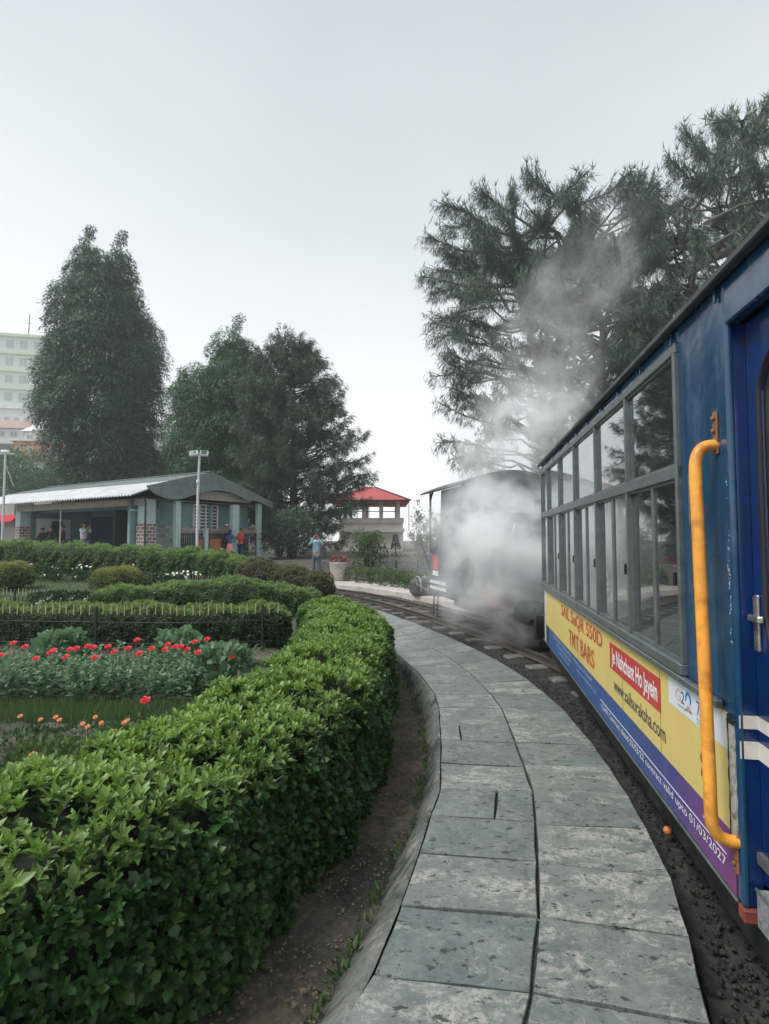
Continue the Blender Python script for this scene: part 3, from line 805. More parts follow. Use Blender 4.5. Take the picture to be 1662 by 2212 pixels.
# ------------------------------------------------------------------ hedges
PROF = np.array([(1.0, 0.0), (1.02, .2), (1.0, .55), (.97, .8), (.82, .94), (.45, 1.0), (0, 1.02), (-.45, 1.0), (-.82, .94), (-.97, .8), (-1.0, .55), (-1.02, .2), (-1.0, 0.0)])
def hedge(name, label, spine, hw, h, mat, n_shoots, leaf, tmpl, per=6, z0=None, group=None, bias=None, wob=.03, upleaf=.9, ends=(True, True), cat='hedge', twigs=True, young_top=1.0, keep=None, leafn_side=1.08):
    sp = catmull(spine, 120); hwv = hw if np.ndim(hw) else np.full(len(spine), hw); hv = h if np.ndim(h) else np.full(len(spine), h)
    u = np.linspace(0, 1, len(spine)); U = np.linspace(0, 1, 120)
    HW = np.interp(U, u, hwv); HH = np.interp(U, u, hv)
    T = np.gradient(sp, axis=0); T /= np.linalg.norm(T, axis=1, keepdims=True); Nn = np.stack([T[:, 1], -T[:, 0]], -1)
    # rounded ends
    dist = np.concatenate([[0], np.cumsum(np.linalg.norm(np.diff(sp, axis=0), axis=1))]); Ltot = dist[-1]
    endf = np.ones(120)
    for e, dd in ((ends[0], dist), (ends[1], Ltot - dist)):
        if e: endf *= np.sqrt(np.clip(1 - (1 - np.clip(dd / (HW * .8), 0, 1)) ** 2, .02, 1))
    Z0 = ground_z(sp[:, 0], sp[:, 1]) - .02 if z0 is None else np.full(120, z0)
    girth = np.concatenate([[0], np.cumsum(np.linalg.norm(np.diff(PROF * np.array([np.mean(HW), np.mean(HH)]), axis=0), axis=1))]); girth /= girth[-1]
    def surf(fu, fq, inset=0.0):
        f = fu * 119; i = np.minimum(f.astype(int), 118); t = (f - i)[:, None]
        c = sp[i] * (1 - t) + sp[i + 1] * t; nn = unit(Nn[i] * (1 - t) + Nn[i + 1] * t); tt = unit(T[i] * (1 - t) + T[i + 1] * t)
        t = t[:, 0]
        w = (HW[i] * (1 - t) + HW[i + 1] * t) * (endf[i] * (1 - t) + endf[i + 1] * t); hh = HH[i] * (1 - t) + HH[i + 1] * t; z0_ = Z0[i] * (1 - t) + Z0[i + 1] * t
        px = np.interp(fq, girth, PROF[:, 0]); pz = np.interp(fq, girth, PROF[:, 1])
        e = .01; dx = np.interp(fq + e, girth, PROF[:, 0]) - np.interp(fq - e, girth, PROF[:, 0]); dz = np.interp(fq + e, girth, PROF[:, 1]) - np.interp(fq - e, girth, PROF[:, 1])
        nlx = dz * hh; nlz = -dx * w; q = np.sqrt(nlx ** 2 + nlz ** 2) + 1e-9; nlx /= q; nlz /= q
        wobv = wob * (np.sin(fu * Ltot * 7 + fq * 9) + .7 * np.sin(fu * Ltot * 17 - fq * 23) + .6 * np.sin(fu * Ltot * 3.1 + 1.3))
        lat = px * w + nlx * (wobv - inset); ver = pz * hh * np.minimum(1, .55 + .45 * endf[i]) + nlz * (wobv - inset)
        P = np.column_stack([c + nn * lat[:, None], z0_ + np.maximum(ver, 0.0)])
        Nv = np.column_stack([nn * nlx[:, None], nlz])
        # end caps: tilt normals outward
        return P, unit(Nv), tt, pz
    root = thing(name, label, cat, (0, 0, 0), 0, group)
    fu = RNG.uniform(0.0, 1.0, n_shoots) if bias is None else np.clip(bias(RNG.uniform(0, 1, n_shoots)), 0, 1)
    fq = RNG.uniform(0.0, 1.0, n_shoots)
    dep = RNG.exponential(leaf * .9, n_shoots) - leaf * .5
    P, Nv, Tt, pz = surf(fu, fq, dep)
    if keep is not None:
        k_ = keep(P); P, Nv, Tt, pz, dep = P[k_], Nv[k_], Tt[k_], pz[k_], dep[k_]
    hole = np.sin(P[:, 0] * 9.1 + P[:, 2] * 13) * np.sin(P[:, 1] * 8.3 + P[:, 0] * 5) * np.sin(P[:, 2] * 11 + P[:, 1] * 6.7)
    k_ = (hole < .42) | (RNG.uniform(size=len(P)) < .35)
    P, Nv, Tt, pz, dep = P[k_], Nv[k_], Tt[k_], pz[k_], dep[k_]
    m = len(P)
    up = np.array([0, 0, 1.0])
    axis = unit(Nv * .8 + up * upleaf + RNG.normal(size=(m, 3)) * .35)
    a0 = RNG.uniform(0, 6.28, m)
    U1 = unit(np.cross(axis, RNG.normal(size=(m, 3)))); U2 = np.cross(axis, U1)
    parts = []
    sz = leaf * RNG.uniform(.5, 1.45, m) * np.where(pz < .8, leafn_side, 1.0)
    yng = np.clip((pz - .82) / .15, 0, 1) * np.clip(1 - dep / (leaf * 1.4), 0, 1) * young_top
    for j in range(per):
        az = a0 + j * 2.4; tilt = (.40 + .80 * (j / max(1, per - 1)) + RNG.uniform(-.2, .2, m)) * np.where(pz > .85, .78, 1.05)
        rad = U1 * np.cos(az)[:, None] + U2 * np.sin(az)[:, None]
        A = axis * np.cos(tilt)[:, None] + rad * np.sin(tilt)[:, None] - up * .12
        N_ = axis * np.sin(tilt)[:, None] - rad * np.cos(tilt)[:, None] + RNG.normal(size=(m, 3)) * .25
        o = P - axis * (leaf * .35 * (j / per))[..., None] if False else P - axis * (leaf * .5 * j / per)
        s = sz * (0.62 + .38 * j / max(1, per - 1)) * RNG.uniform(.8, 1.2, m)
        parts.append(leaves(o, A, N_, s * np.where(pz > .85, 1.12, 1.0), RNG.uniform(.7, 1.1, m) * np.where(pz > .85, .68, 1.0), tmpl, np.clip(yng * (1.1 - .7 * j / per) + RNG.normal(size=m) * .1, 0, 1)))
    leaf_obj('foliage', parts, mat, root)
    if tmpl is LEAF_LOBED:
        mt = MB(); ids = RNG.choice(m, 420, replace=False)
        for i in ids:
            b_ = P[i] - Nv[i] * .05; e_ = P[i] + Nv[i] * RNG.uniform(.0, .02) + RNG.normal(size=3) * .02 + np.array([0, 0, .02])
            mt.tube([tuple(b_), tuple((b_ + e_) / 2 + RNG.normal(size=3) * .006), tuple(e_)], [.0028, .0022, .0014], 4, cap=False)
        mt.build('twigs', M['bark_grey'], root)['kind'] = 'stuff'
    # near-black hull painted as the shaded inside, stops see-through
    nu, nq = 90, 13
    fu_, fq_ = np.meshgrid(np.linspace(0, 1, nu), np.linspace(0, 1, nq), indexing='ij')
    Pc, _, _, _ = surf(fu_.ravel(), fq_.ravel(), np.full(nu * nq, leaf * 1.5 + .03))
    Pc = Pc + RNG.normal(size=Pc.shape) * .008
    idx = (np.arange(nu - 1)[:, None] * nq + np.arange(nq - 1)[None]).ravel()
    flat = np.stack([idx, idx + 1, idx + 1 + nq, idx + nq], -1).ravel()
    link('branches_and_core', mesh_np('branches_and_core', Pc, flat, np.full(len(idx), 4), True), M['twig'], root)
    return root

near_spine = [(-2.9, .95), (-2.0, 1.12), (-1.35, 1.47), (-.95, 2.02), (-.70, 2.65), (-.50, 3.4), (-.40, 4.6), (-.42, 5.6), (-.55, 6.6), (-.85, 7.5)]
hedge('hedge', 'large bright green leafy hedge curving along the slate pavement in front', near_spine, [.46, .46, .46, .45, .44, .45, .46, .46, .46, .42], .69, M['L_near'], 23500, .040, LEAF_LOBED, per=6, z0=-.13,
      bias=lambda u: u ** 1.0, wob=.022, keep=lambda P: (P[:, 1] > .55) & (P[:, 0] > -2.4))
G3 = 'clipped hedges across the garden'
hedge('hedge', 'dark clipped hedge behind the yellow tipped fence and red poppies', [(-6.4, 7.75), (-4.5, 7.6), (-3.0, 7.5), (-1.9, 7.55), (-1.35, 7.7)], .34, [.52, .50, .5, .5, .48], M['L_hedge_dark'], 8500, .05, LEAF_SIMPLE, per=5, group=G3, wob=.03)
hedge('hedge', 'mid green low hedge running right from the pink flowers to the dark bushy end', [(-5.3, 9.7), (-4.2, 9.85), (-3.0, 10.1), (-1.9, 10.35), (-1.25, 10.5)], [.3, .42, .45, .45, .4], [.36, .46, .50, .52, .5], M['L_hedge'], 8500, .055, LEAF_SIMPLE, per=5, group=G3, wob=.035)
hedge('hedge', 'long green hedge in front of the teal station building', [(-16.5, 16.9), (-12, 15.9), (-8.8, 15.0), (-6.0, 14.0), (-4.2, 13.1), (-2.9, 12.4)], .42, [.92, .88, .82, .78, .76, .76], M['L_hedge'], 15000, .072, LEAF_SIMPLE, per=5, group=G3, wob=.05)
hedge('hedge', 'reddish brown twiggy hedge at the right end beside the rails', [(-3.3, 12.4), (-2.5, 12.05), (-1.8, 11.6), (-1.25, 11.15)], .5, [.80, .86, .84, .66], M['L_hedge_red'], 6500, .055, LEAF_SIMPLE, per=5, group=G3, wob=.05)

# ------------------------------------------------------------------ fences
def picket_fence(name, label, pts, h, step, tip, tipmat, n_bar=2, r=.0048, group=None, post_every=22, extra=0.0):
    root = thing(name, label, 'fence', (0, 0, 0), 0, group)
    C = catmull(pts, 400); d = np.concatenate([[0], np.cumsum(np.linalg.norm(np.diff(C, axis=0), axis=1))])
    n = int(d[-1] / step)
    bars = MB(); tips = MB(); rails = MB()
    for k in range(n + 1):
        s = k * step; x = np.interp(s, d, C[:, 0]); y = np.interp(s, d, C[:, 1]); z = float(ground_z(x, y))
        hh = h + random.uniform(-.012, .012); lean = random.uniform(-.01, .01)
        if k % post_every == 3:
            p = MB(); p.box(x - .017, x + .017, y - .016, y + .016, z - .05, z + h - .02 + extra, bev=.006); p.build('post', M['iron'], root)
        else:
            bars.tube([(x, y, z - .02), (x + lean, y, z + hh - tip)], r, 5)
            tips.tube([(x + lean, y, z + hh - tip), (x + lean * 1.3, y, z + hh)], [r * 1.25, r * 1.1], 5)
    for q in ([.25, .8] if n_bar == 2 else [.5]):
        rails.tube([(C[i][0], C[i][1], float(ground_z(C[i][0], C[i][1])) + (h - tip) * q) for i in range(0, 400, 16)], r * 1.3, 5)
    build_two('slat_panel', bars, M['iron'], tips, tipmat, root); rails.build('rail', M['iron'], root)
    return root
GF = 'low picket fences in the garden'
picket_fence('picket_fence', 'low iron fence with yellow painted tips in front of the dark hedge', [(-6.2, 7.15), (-4, 7.0), (-2.5, 6.95), (-1.35, 7.15)], .62, .098, .13, M['tip'], group=GF)
picket_fence('picket_fence', 'small iron fence with pale tips at the edge of the garden lawn', [(-9.2, 11.2), (-8, 10.7), (-6.7, 10.3), (-5.3, 9.6)], .30, .10, .14, M['tip'], group=GF, post_every=18)
picket_fence('picket_fence', 'faded pink picket fence half buried under the long station hedge, middle stretch', [(-5.9, 12.75), (-5.0, 12.35), (-4.1, 11.95), (-3.4, 11.7)], .36, .075, .20, M['tip_pink'], group=GF, post_every=30)
picket_fence('picket_fence', 'faded pink picket fence at the far left foot of the long station hedge', [(-13.2, 15.6), (-12, 15.2), (-10.6, 14.7), (-9.4, 14.3)], .42, .085, .18, M['tip_pink'], group=GF, post_every=30)
# ------------------------------------------------------------------ garden planting
def gz(x, y): return float(ground_z(x, y))

def foliage_ball(c, r, n, leaf, tmpl, flat_bottom=True, upb=.3, shell=.75, young=0.0):
    d = rvec(n)
    if flat_bottom: d[:, 2] = np.where(d[:, 2] < -.55, -d[:, 2], d[:, 2])
    rad = RNG.uniform(shell, 1.0, n) ** .7
    lump = 1 + .08 * np.sin(d[:, 0] * 7 + c[0]) + .06 * np.sin(d[:, 1] * 9 + c[1] * 3) + .05 * np.sin(d[:, 2] * 11)
    P = np.array(c) + d * np.array(r) * (rad * lump)[:, None]
    A = unit(d + RNG.normal(size=(n, 3)) * .55 + np.array([0, 0, upb])); N_ = rvec(n) + d
    y = np.clip((d[:, 2] - .1) * 1.3, 0, 1) * young
    return leaves(P, A, N_, leaf * RNG.uniform(.7, 1.3, n), RNG.uniform(.8, 1.2, n), tmpl, y)

def topiary(label, x, y, r, hgt):
    z = gz(x, y)
    root = thing('round_shrub', label, 'shrub', (x, y, z), 0, 'round clipped shrubs on the lawn')
    leaf_obj('foliage', [foliage_ball((0, 0, hgt * .5), (r, r, hgt * .52), 4200, .05, LEAF_SIMPLE, young=.9)], M['L_topiary'], root)
    b = MB(); b.blob((0, 0, hgt * .48), (r * .78, r * .78, hgt * .42), 14, 9, noise=.04); b.tube([(0, 0, -.05), (0, 0, .2)], .05, 7)  # dark blob painted as the shaded inside, plus a real stem
    b.build('branches_and_core', M['twig'], root)
topiary('round yellow green clipped shrub at the far left of the lawn', -8.35, 12.0, .43, .64)
topiary('wide rounded pale green shrub beside the white flowers', -5.75, 11.6, .54, .58)

# lawn
xs_ = np.linspace(-15, -4.2, 60); ys_ = np.linspace(9.9, 15.2, 34)
gx, gy = np.meshgrid(xs_, ys_)
k = (gx < -4.2 - (gy - 9.9) * .25 - 0) 
Vl = np.stack([gx - (gy - 9.9) * .35, gy, ground_z(gx - (gy - 9.9) * .35, gy) + .035], -1).reshape(-1, 3)
ii = (np.arange(33)[:, None] * 60 + np.arange(59)[None]).ravel()
M['lawn'] = simple('lawn_turf', (0.05, 0.09, 0.035), 0.9, var=.4, scale=2, bump=.6)
tag(link('lawn', mesh_np('lawn', Vl, np.stack([ii, ii + 1, ii + 61, ii + 60], -1).ravel(), np.full(len(ii), 4), True), M['lawn']), kind='structure')
def grass(n, x0, x1, y0, y1, hgt, w, skew=0.0):
    X = RNG.uniform(x0, x1, n); Y = RNG.uniform(y0, y1, n); X = X - (Y - y0) * skew
    P = np.column_stack([X, Y, ground_z(X, Y) - .01])
    A = unit(np.array([0, 0, 1.0]) + RNG.normal(size=(n, 3)) * .35)
    return leaves(P, A, rvec(n), hgt * RNG.uniform(.5, 1.3, n), w, BLADE, RNG.uniform(0, .6, n))
tag(leaf_obj('grass', [grass(26000, -12, -4.3, 9.9, 15, .10, .16, .35), grass(15000, -5.4, -1.35, 4.45, 4.95, .11, .07), grass(2500, -5, -1.3, 3.6, 4.4, .07, .09), grass(1800, -2.3, -1.2, 2.4, 3.4, .08, .08)], M['L_grass']), 'short green grass on the lawn and in a strip before the poppies', 'grass', kind='stuff')

# white flower drifts
def petals(n, xs0, xs1, y0, y1, h0, h1, r, z=None, skew=0):
    X = RNG.uniform(xs0, xs1, n); Y = RNG.uniform(y0, y1, n); X = X + (Y - y0) * skew
    P = np.column_stack([X, Y, ground_z(X, Y) + RNG.uniform(h0, h1, n)])
    parts = []
    ax = unit(RNG.normal(size=(n, 3)) * .5 + np.array([0, -.3, 1]))
    u = unit(np.cross(ax, rvec(n))); w = np.cross(ax, u)
    for j in range(5):
        a = j * 2 * math.pi / 5
        A = u * math.cos(a) + w * math.sin(a)
        parts.append(leaves(P, A + ax * .25, ax, r * RNG.uniform(.8, 1.2, n), .9, DIAM))
    return parts
tag(leaf_obj('white_flowers', petals(110, -10.5, -6.2, 13.2, 14.0, .1, .42, .035, skew=-.3) + petals(90, -5.3, -4.3, 11.9, 12.6, .1, .4, .035) + petals(60, -6.4, -5.3, 9.6, 10.0, .1, .25, .028), M['petal_white']), 'drifts of small white flowers below the long station hedge', 'flowers', kind='stuff')
tag(leaf_obj('flower_leaves', [foliage_ball((x, y, gz(x, y) + .12), (.42, .3, .22), 900, .06, LEAF_SIMPLE) for x, y in [(-10.3, 13.9), (-9.5, 13.7), (-8.7, 13.6), (-7.9, 13.4), (-7.1, 13.4), (-6.4, 13.3), (-5.2, 12.2), (-4.5, 12.3), (-4.8, 11.95), (-6.1, 9.8), (-5.6, 9.75)]], M['L_hedge_dark']), 'dark leafy ground cover under the white flowers', 'ground cover', kind='stuff')

# poppies
def poppy_foliage(seed):
    st = RNG.normal(size=3)
    n_st = 9; parts = []
    for q in range(n_st):
        a = q * 2.4 + st[0]; r = .02 + .06 * (q / n_st) ** .5
        bx, by = r * math.cos(a), r * math.sin(a); lean = (bx * .9, by * .9)
        h = RNG.uniform(.28, .40)
        m = 26; t = RNG.uniform(.12, 1, m)
        P = np.column_stack([bx + lean[0] * t, by + lean[1] * t, h * t])
        az = RNG.uniform(0, 6.28, m)
        A = unit(np.column_stack([np.cos(az), np.sin(az), RNG.uniform(-.1, .9, m)]))
        parts.append(leaves(P, A, rvec(m) + np.array([0, 0, 1.0]), RNG.uniform(.04, .075, m) * (1.25 - .5 * t), .85, LEAF_LOBED if q % 2 else LEAF_SIMPLE, t * .6))
    V, f, t, a = join_arr(parts)
    return mesh_np('foliage', V, f, t, False, {'young': a})
fol_meshes = [poppy_foliage(i) for i in range(4)]
for me in fol_meshes: me.materials.append(M['L_poppy'])
def bloom(parent, p, r, mat, name='flower', up=(0, -.5, .8)):
    m = MB(); ax = Vector(up).normalized(); u = ax.orthogonal().normalized(); w = ax.cross(u)
    for ring, (rr, rise, k) in enumerate([(r, .25, 6), (r * .72, .6, 5), (r * .4, .9, 4)]):
        for j in range(k):
            a = j * 2 * math.pi / k + ring * .5 + random.uniform(-.15, .15)
            d = (u * math.cos(a) + w * math.sin(a)); s = ax.cross(d)
            b0 = Vector(p); mid = b0 + d * rr * .6 + ax * rr * rise * .6; tip = b0 + d * rr + ax * rr * rise
            m.add([b0, mid + s * rr * .38, tip + s * rr * .16, tip - s * rr * .16, mid - s * rr * .38], [(0, 1, 2, 3, 4)])
    o = m.build(name, mat, parent); return o
flz = [(80, 607), (212, 700), (300, 662), (415, 645), (455, 638), (520, 625), (553, 632), (563, 693), (678, 660), (760, 637), (812, 588), (995, 615), (978, 645), (1038, 628), (1072, 628), (1155, 600), (1226, 585), (1175, 662), (1372, 690), (5, 680), (318, 650), (150, 628), (640, 628), (900, 640), (1110, 645), (1290, 640), (392, 690), (826, 668)]
plants = []
for r_, (y, x0, x1, st) in enumerate([(5.05, -5.2, -1.72, .20), (5.35, -5.3, -1.62, .21), (5.62, -5.3, -1.5, .24)]):
    x = x0
    while x < x1:
        plants.append((x + random.uniform(-.03, .03), y + random.uniform(-.05, .05), r_)); x += st
roots = []
ROWN = ['front', 'middle', 'back']
for k, (x, y, r_) in enumerate(plants):
    roots.append([x, y, r_, []])
for i, (zx, zy) in enumerate(flz):
    dx, dy = zx / 2.7425, (1350 + zy / 2.374) / 1.1552
    yy_ = 5.05 if zy > 655 else (5.35 if zy > 620 else 5.62)
    p = at(dx, dy, Y=yy_)
    best = min(roots, key=lambda q: (q[0] - p.x) ** 2 * 1 + (q[1] - p.y) ** 2 * 4 + (.5 if len(q[3]) > 1 else 0))
    best[3].append((p, (zx, zy) in [(1175, 662), (1372, 690)]))
ORD = ['first', 'second', 'third', 'fourth', 'fifth', 'sixth', 'seventh', 'eighth', 'ninth', 'tenth', 'eleventh', 'twelfth', 'thirteenth', 'fourteenth', 'fifteenth', 'sixteenth', 'seventeenth', 'eighteenth', 'nineteenth', 'twentieth']
roots.sort(key=lambda q: q[0]); nb = 0; rowc = [-1, -1, -1]
for k, (x, y, r_, fl_) in enumerate(roots):
    fl_.sort(key=lambda q: q[0].x)
    if fl_:
        lab = 'poppy plant with %s, %s flowering one from the left of the bed' % ('a pale red bloom' if fl_[0][1] else ('one red bloom' if len(fl_) == 1 else 'several red blooms'), ORD[min(nb, 19)]); nb += 1
    else:
        rc = rowc[r_] = rowc[r_] + 1
        lab = 'leafy poppy plant without a bloom, %s such from the left in the %s row' % ((ORD + ['twenty-first', 'twenty-second'])[min(rc, 20)], ROWN[r_])
    z = gz(x, y)
    root = thing('poppy_plant', lab, 'flower plant', (x, y, z), 0, 'poppy plants in the flower bed')
    fo = link('foliage', fol_meshes[k % 4], None, root); fo.rotation_euler = (0, 0, random.uniform(0, 6.28)); s = random.uniform(.85, 1.12); fo.scale = (s, s, s)
    for p, pale in fl_:
        l = p - Vector((x, y, z))
        m = MB(); m.tube([(0, 0, .02), (l.x * .5, l.y * .5, l.z * .55), (l.x, l.y, l.z)], .004, 4); m.build('stem', M['stem'], root)
        bloom(root, l, .035, M['petal_red'])
# leafier, broader plants behind and beside
for k, (x, y, lab) in enumerate([(-2.25, 5.95, 'broad leafy plant rising behind the right end of the poppies'), (-3.6, 6.0, 'broad leafy plant behind the middle of the poppies'), (-5.0, 6.0, 'broad leafy plant behind the left end of the poppies'), (-1.55, 5.2, 'leafy plant in the gap between poppies and big hedge')]):
    root = thing('leafy_plant', lab, 'plant', (x, y, gz(x, y)), 0, 'leafy plants around the poppies')
    leaf_obj('foliage', [foliage_ball((0, 0, .24), (.27, .2, .24), 420, .085, LEAF_LOBED, young=.5)], M['L_poppy'], root)
# strap leaf plants
def strap(label, x, y, n, L, mat='L_bed'):
    root = thing('strap_leaf_plant', label, 'plant', (x, y, gz(x, y)), 0, 'arching strap leaf plants by the low fence')
    m = MB()
    for q in range(n):
        a = q * 2.4 + random.uniform(-.3, .3); d = Vector((math.cos(a), math.sin(a) * .6, 0)); s = Vector((-d.y, d.x, 0)).normalized()
        l = L * random.uniform(.7, 1.1); pts = []
        for j in range(9):
            t = j / 8; w = .016 * (1 - t) ** .6 + .002
            c = d * (l * .85 * t) + Vector((0, 0, l * (1.25 * t - 1.15 * t * t)))
            pts += [c - s * w, c + s * w]
        m.add(pts, [(2 * j, 2 * j + 1, 2 * j + 3, 2 * j + 2) for j in range(8)], True)
    m.build('leaves', M[mat], root)
strap('arching strap leaf plant at the left end of the yellow tipped fence', -4.75, 6.6, 14, .75)
strap('arching strap leaf plant near the middle of the yellow tipped fence', -4.1, 6.6, 12, .62)
strap('arching strap leaf plant left of the big hedge tip', -2.75, 6.6, 14, .62)
strap('arching strap leaf plant nearest the right end of the low fence', -1.65, 6.5, 12, .6)

# bedding in front
bp = []
for k in range(34):
    x = RNG.uniform(-3.6, -1.35); y = RNG.uniform(3.3, 4.35)
    if x > -1.3 - .15 * (4.4 - y): continue
    bp.append(foliage_ball((x, y, gz(x, y) + .03), (.14, .12, .08), 110, .05, LEAF_SIMPLE))
tag(leaf_obj('ground_cover', bp, M['L_bed']), 'low green bedding leaves in the soil before the grass strip', 'ground cover', kind='stuff')
for k, (x, y, r) in enumerate([(-2.05, 3.3, .25), (-2.6, 3.25, .22), (-2.3, 2.95, .22), (-1.6, 3.2, .2), (-2.9, 3.05, .2), (-1.75, 2.8, .17)]):
    root = thing('bedding_plant', ['bushy bedding plant with an orange bloom at the left', 'grassy bedding plant at the far left edge', 'bushy bedding plant beside the bare soil patch', 'bedding plant tucked against the big hedge under orange flowers', 'bedding plant leftmost at the frame edge', 'small bedding plant nearest the big hedge'][k], 'plant', (x, y, gz(x, y)), 0, 'bedding plants behind the big hedge')
    leaf_obj('foliage', [foliage_ball((0, 0, .1), (r, r * .8, .17), 420, .06, LEAF_SIMPLE, young=.4)], M['L_bed'], root)
    if k in (0, 4): bloom(root, (-.02, -.1, .25), .022, M['petal_orange'])
mz = [(120, 1040), (330, 1045), (352, 1062), (490, 1085), (520, 1102), (565, 1045), (755, 1065), (735, 1078), (680, 1130), (700, 1150), (600, 1080), (240, 1060), (862, 945)]
for k, (zx, zy) in enumerate(mz):
    dx, dy = zx / 2.7425, (1350 + zy / 2.374) / 1.1552
    p = at(dx, dy, .06 if k < 12 else .12); z0 = gz(p.x, p.y)
    lab = 'tall scarlet flower alone in front of the poppy bed' if k == 12 else 'small pale orange flower, %s from the left in the low bed' % ORD[sorted(mz[:12]).index((zx, zy))]
    root = thing('marigold', lab, 'flower', (p.x, p.y, z0), 0, 'small flowers in the low bed')
    m = MB(); m.tube([(0, 0, -.01), (0, 0, p.z - z0)], .003, 4); m.build('stem', M['stem'], root)
    bloom(root, (0, 0, p.z - z0), (.04 if k == 12 else .019), M['petal_red'] if k == 12 else M['petal_orange'])
# weeds, leaf litter, stones on the bare soil
wp = []
for y in np.arange(1.7, 6.4, .045):
    for q in range(2):
        if random.random() < .35 + .4 * math.sin(y * 4.1) ** 2:
            x = fx(O_PTS, y) - random.uniform(.0, .035 + .04 * (y > 4)); n = random.randint(4, 9)
            P = np.tile([[x, y, -.125]], (n, 1)) + RNG.normal(size=(n, 3)) * [.012, .02, 0]
            wp.append(leaves(P, unit(RNG.normal(size=(n, 3)) * .6 + np.array([0, 0, 1])), rvec(n), RNG.uniform(.02, .055, n), RNG.uniform(.3, .9), LEAF_SIMPLE, RNG.uniform(0, .5, n)))
tag(leaf_obj('weeds', wp, M['L_bed']), 'small weeds along the foot of the sloping kerb', 'weeds', kind='stuff')
n = 2400; Y = RNG.uniform(1.0, 6.2, n); t = RNG.uniform(0, 1, n)
X = np.interp(Y, O_PTS[:, 1], O_PTS[:, 0]) - .01 - t * .38
P = np.column_stack([X, Y, ground_z(X, Y) + .006])
tag(leaf_obj('soil_debris', [rocks(P[:1500], RNG.uniform(.002, .009, 1500)), leaves(P[1500:], RNG.normal(size=(900, 3)) * [1, 1, .15], np.tile([[0, 0, 1.0]], (900, 1)) + RNG.normal(size=(900, 3)) * .3, RNG.uniform(.008, .026, 900), .8, LEAF_SIMPLE)], M['litter']), 'crumbs, pebbles and dead leaf bits on the bare soil', 'debris', kind='stuff')
n = 90; Y = RNG.uniform(1.2, 7, n); t_ = RNG.uniform(.02, .98, n) ** 1.0
X = np.interp(Y, L_PTS[:, 1], L_PTS[:, 0]) * (1 - t_) + np.interp(Y, R_PTS[:, 1], R_PTS[:, 0]) * t_
P = np.column_stack([X, Y, np.full(n, .007)])
tag(leaf_obj('leaf_litter', [leaves(P, RNG.normal(size=(n, 3)) * [1, 1, .1], np.tile([[0, 0, 1.0]], (n, 1)) + RNG.normal(size=(n, 3)) * .25, RNG.uniform(.006, .018, n), .8, LEAF_SIMPLE)], M['litter']), 'few tiny dead leaf bits on the slate slabs', 'leaf litter', kind='stuff')
m = MB(); m.blob((0, 0, .02), (.022, .022, .022), 12, 8); 
p = at(1443, 1797, -.10)
o = m.build('orange_ball', M['petal_orange']); o.location = (p.x, p.y, -.115); tag(o, 'small bright orange ball on the dark ballast below the coach', 'ball')

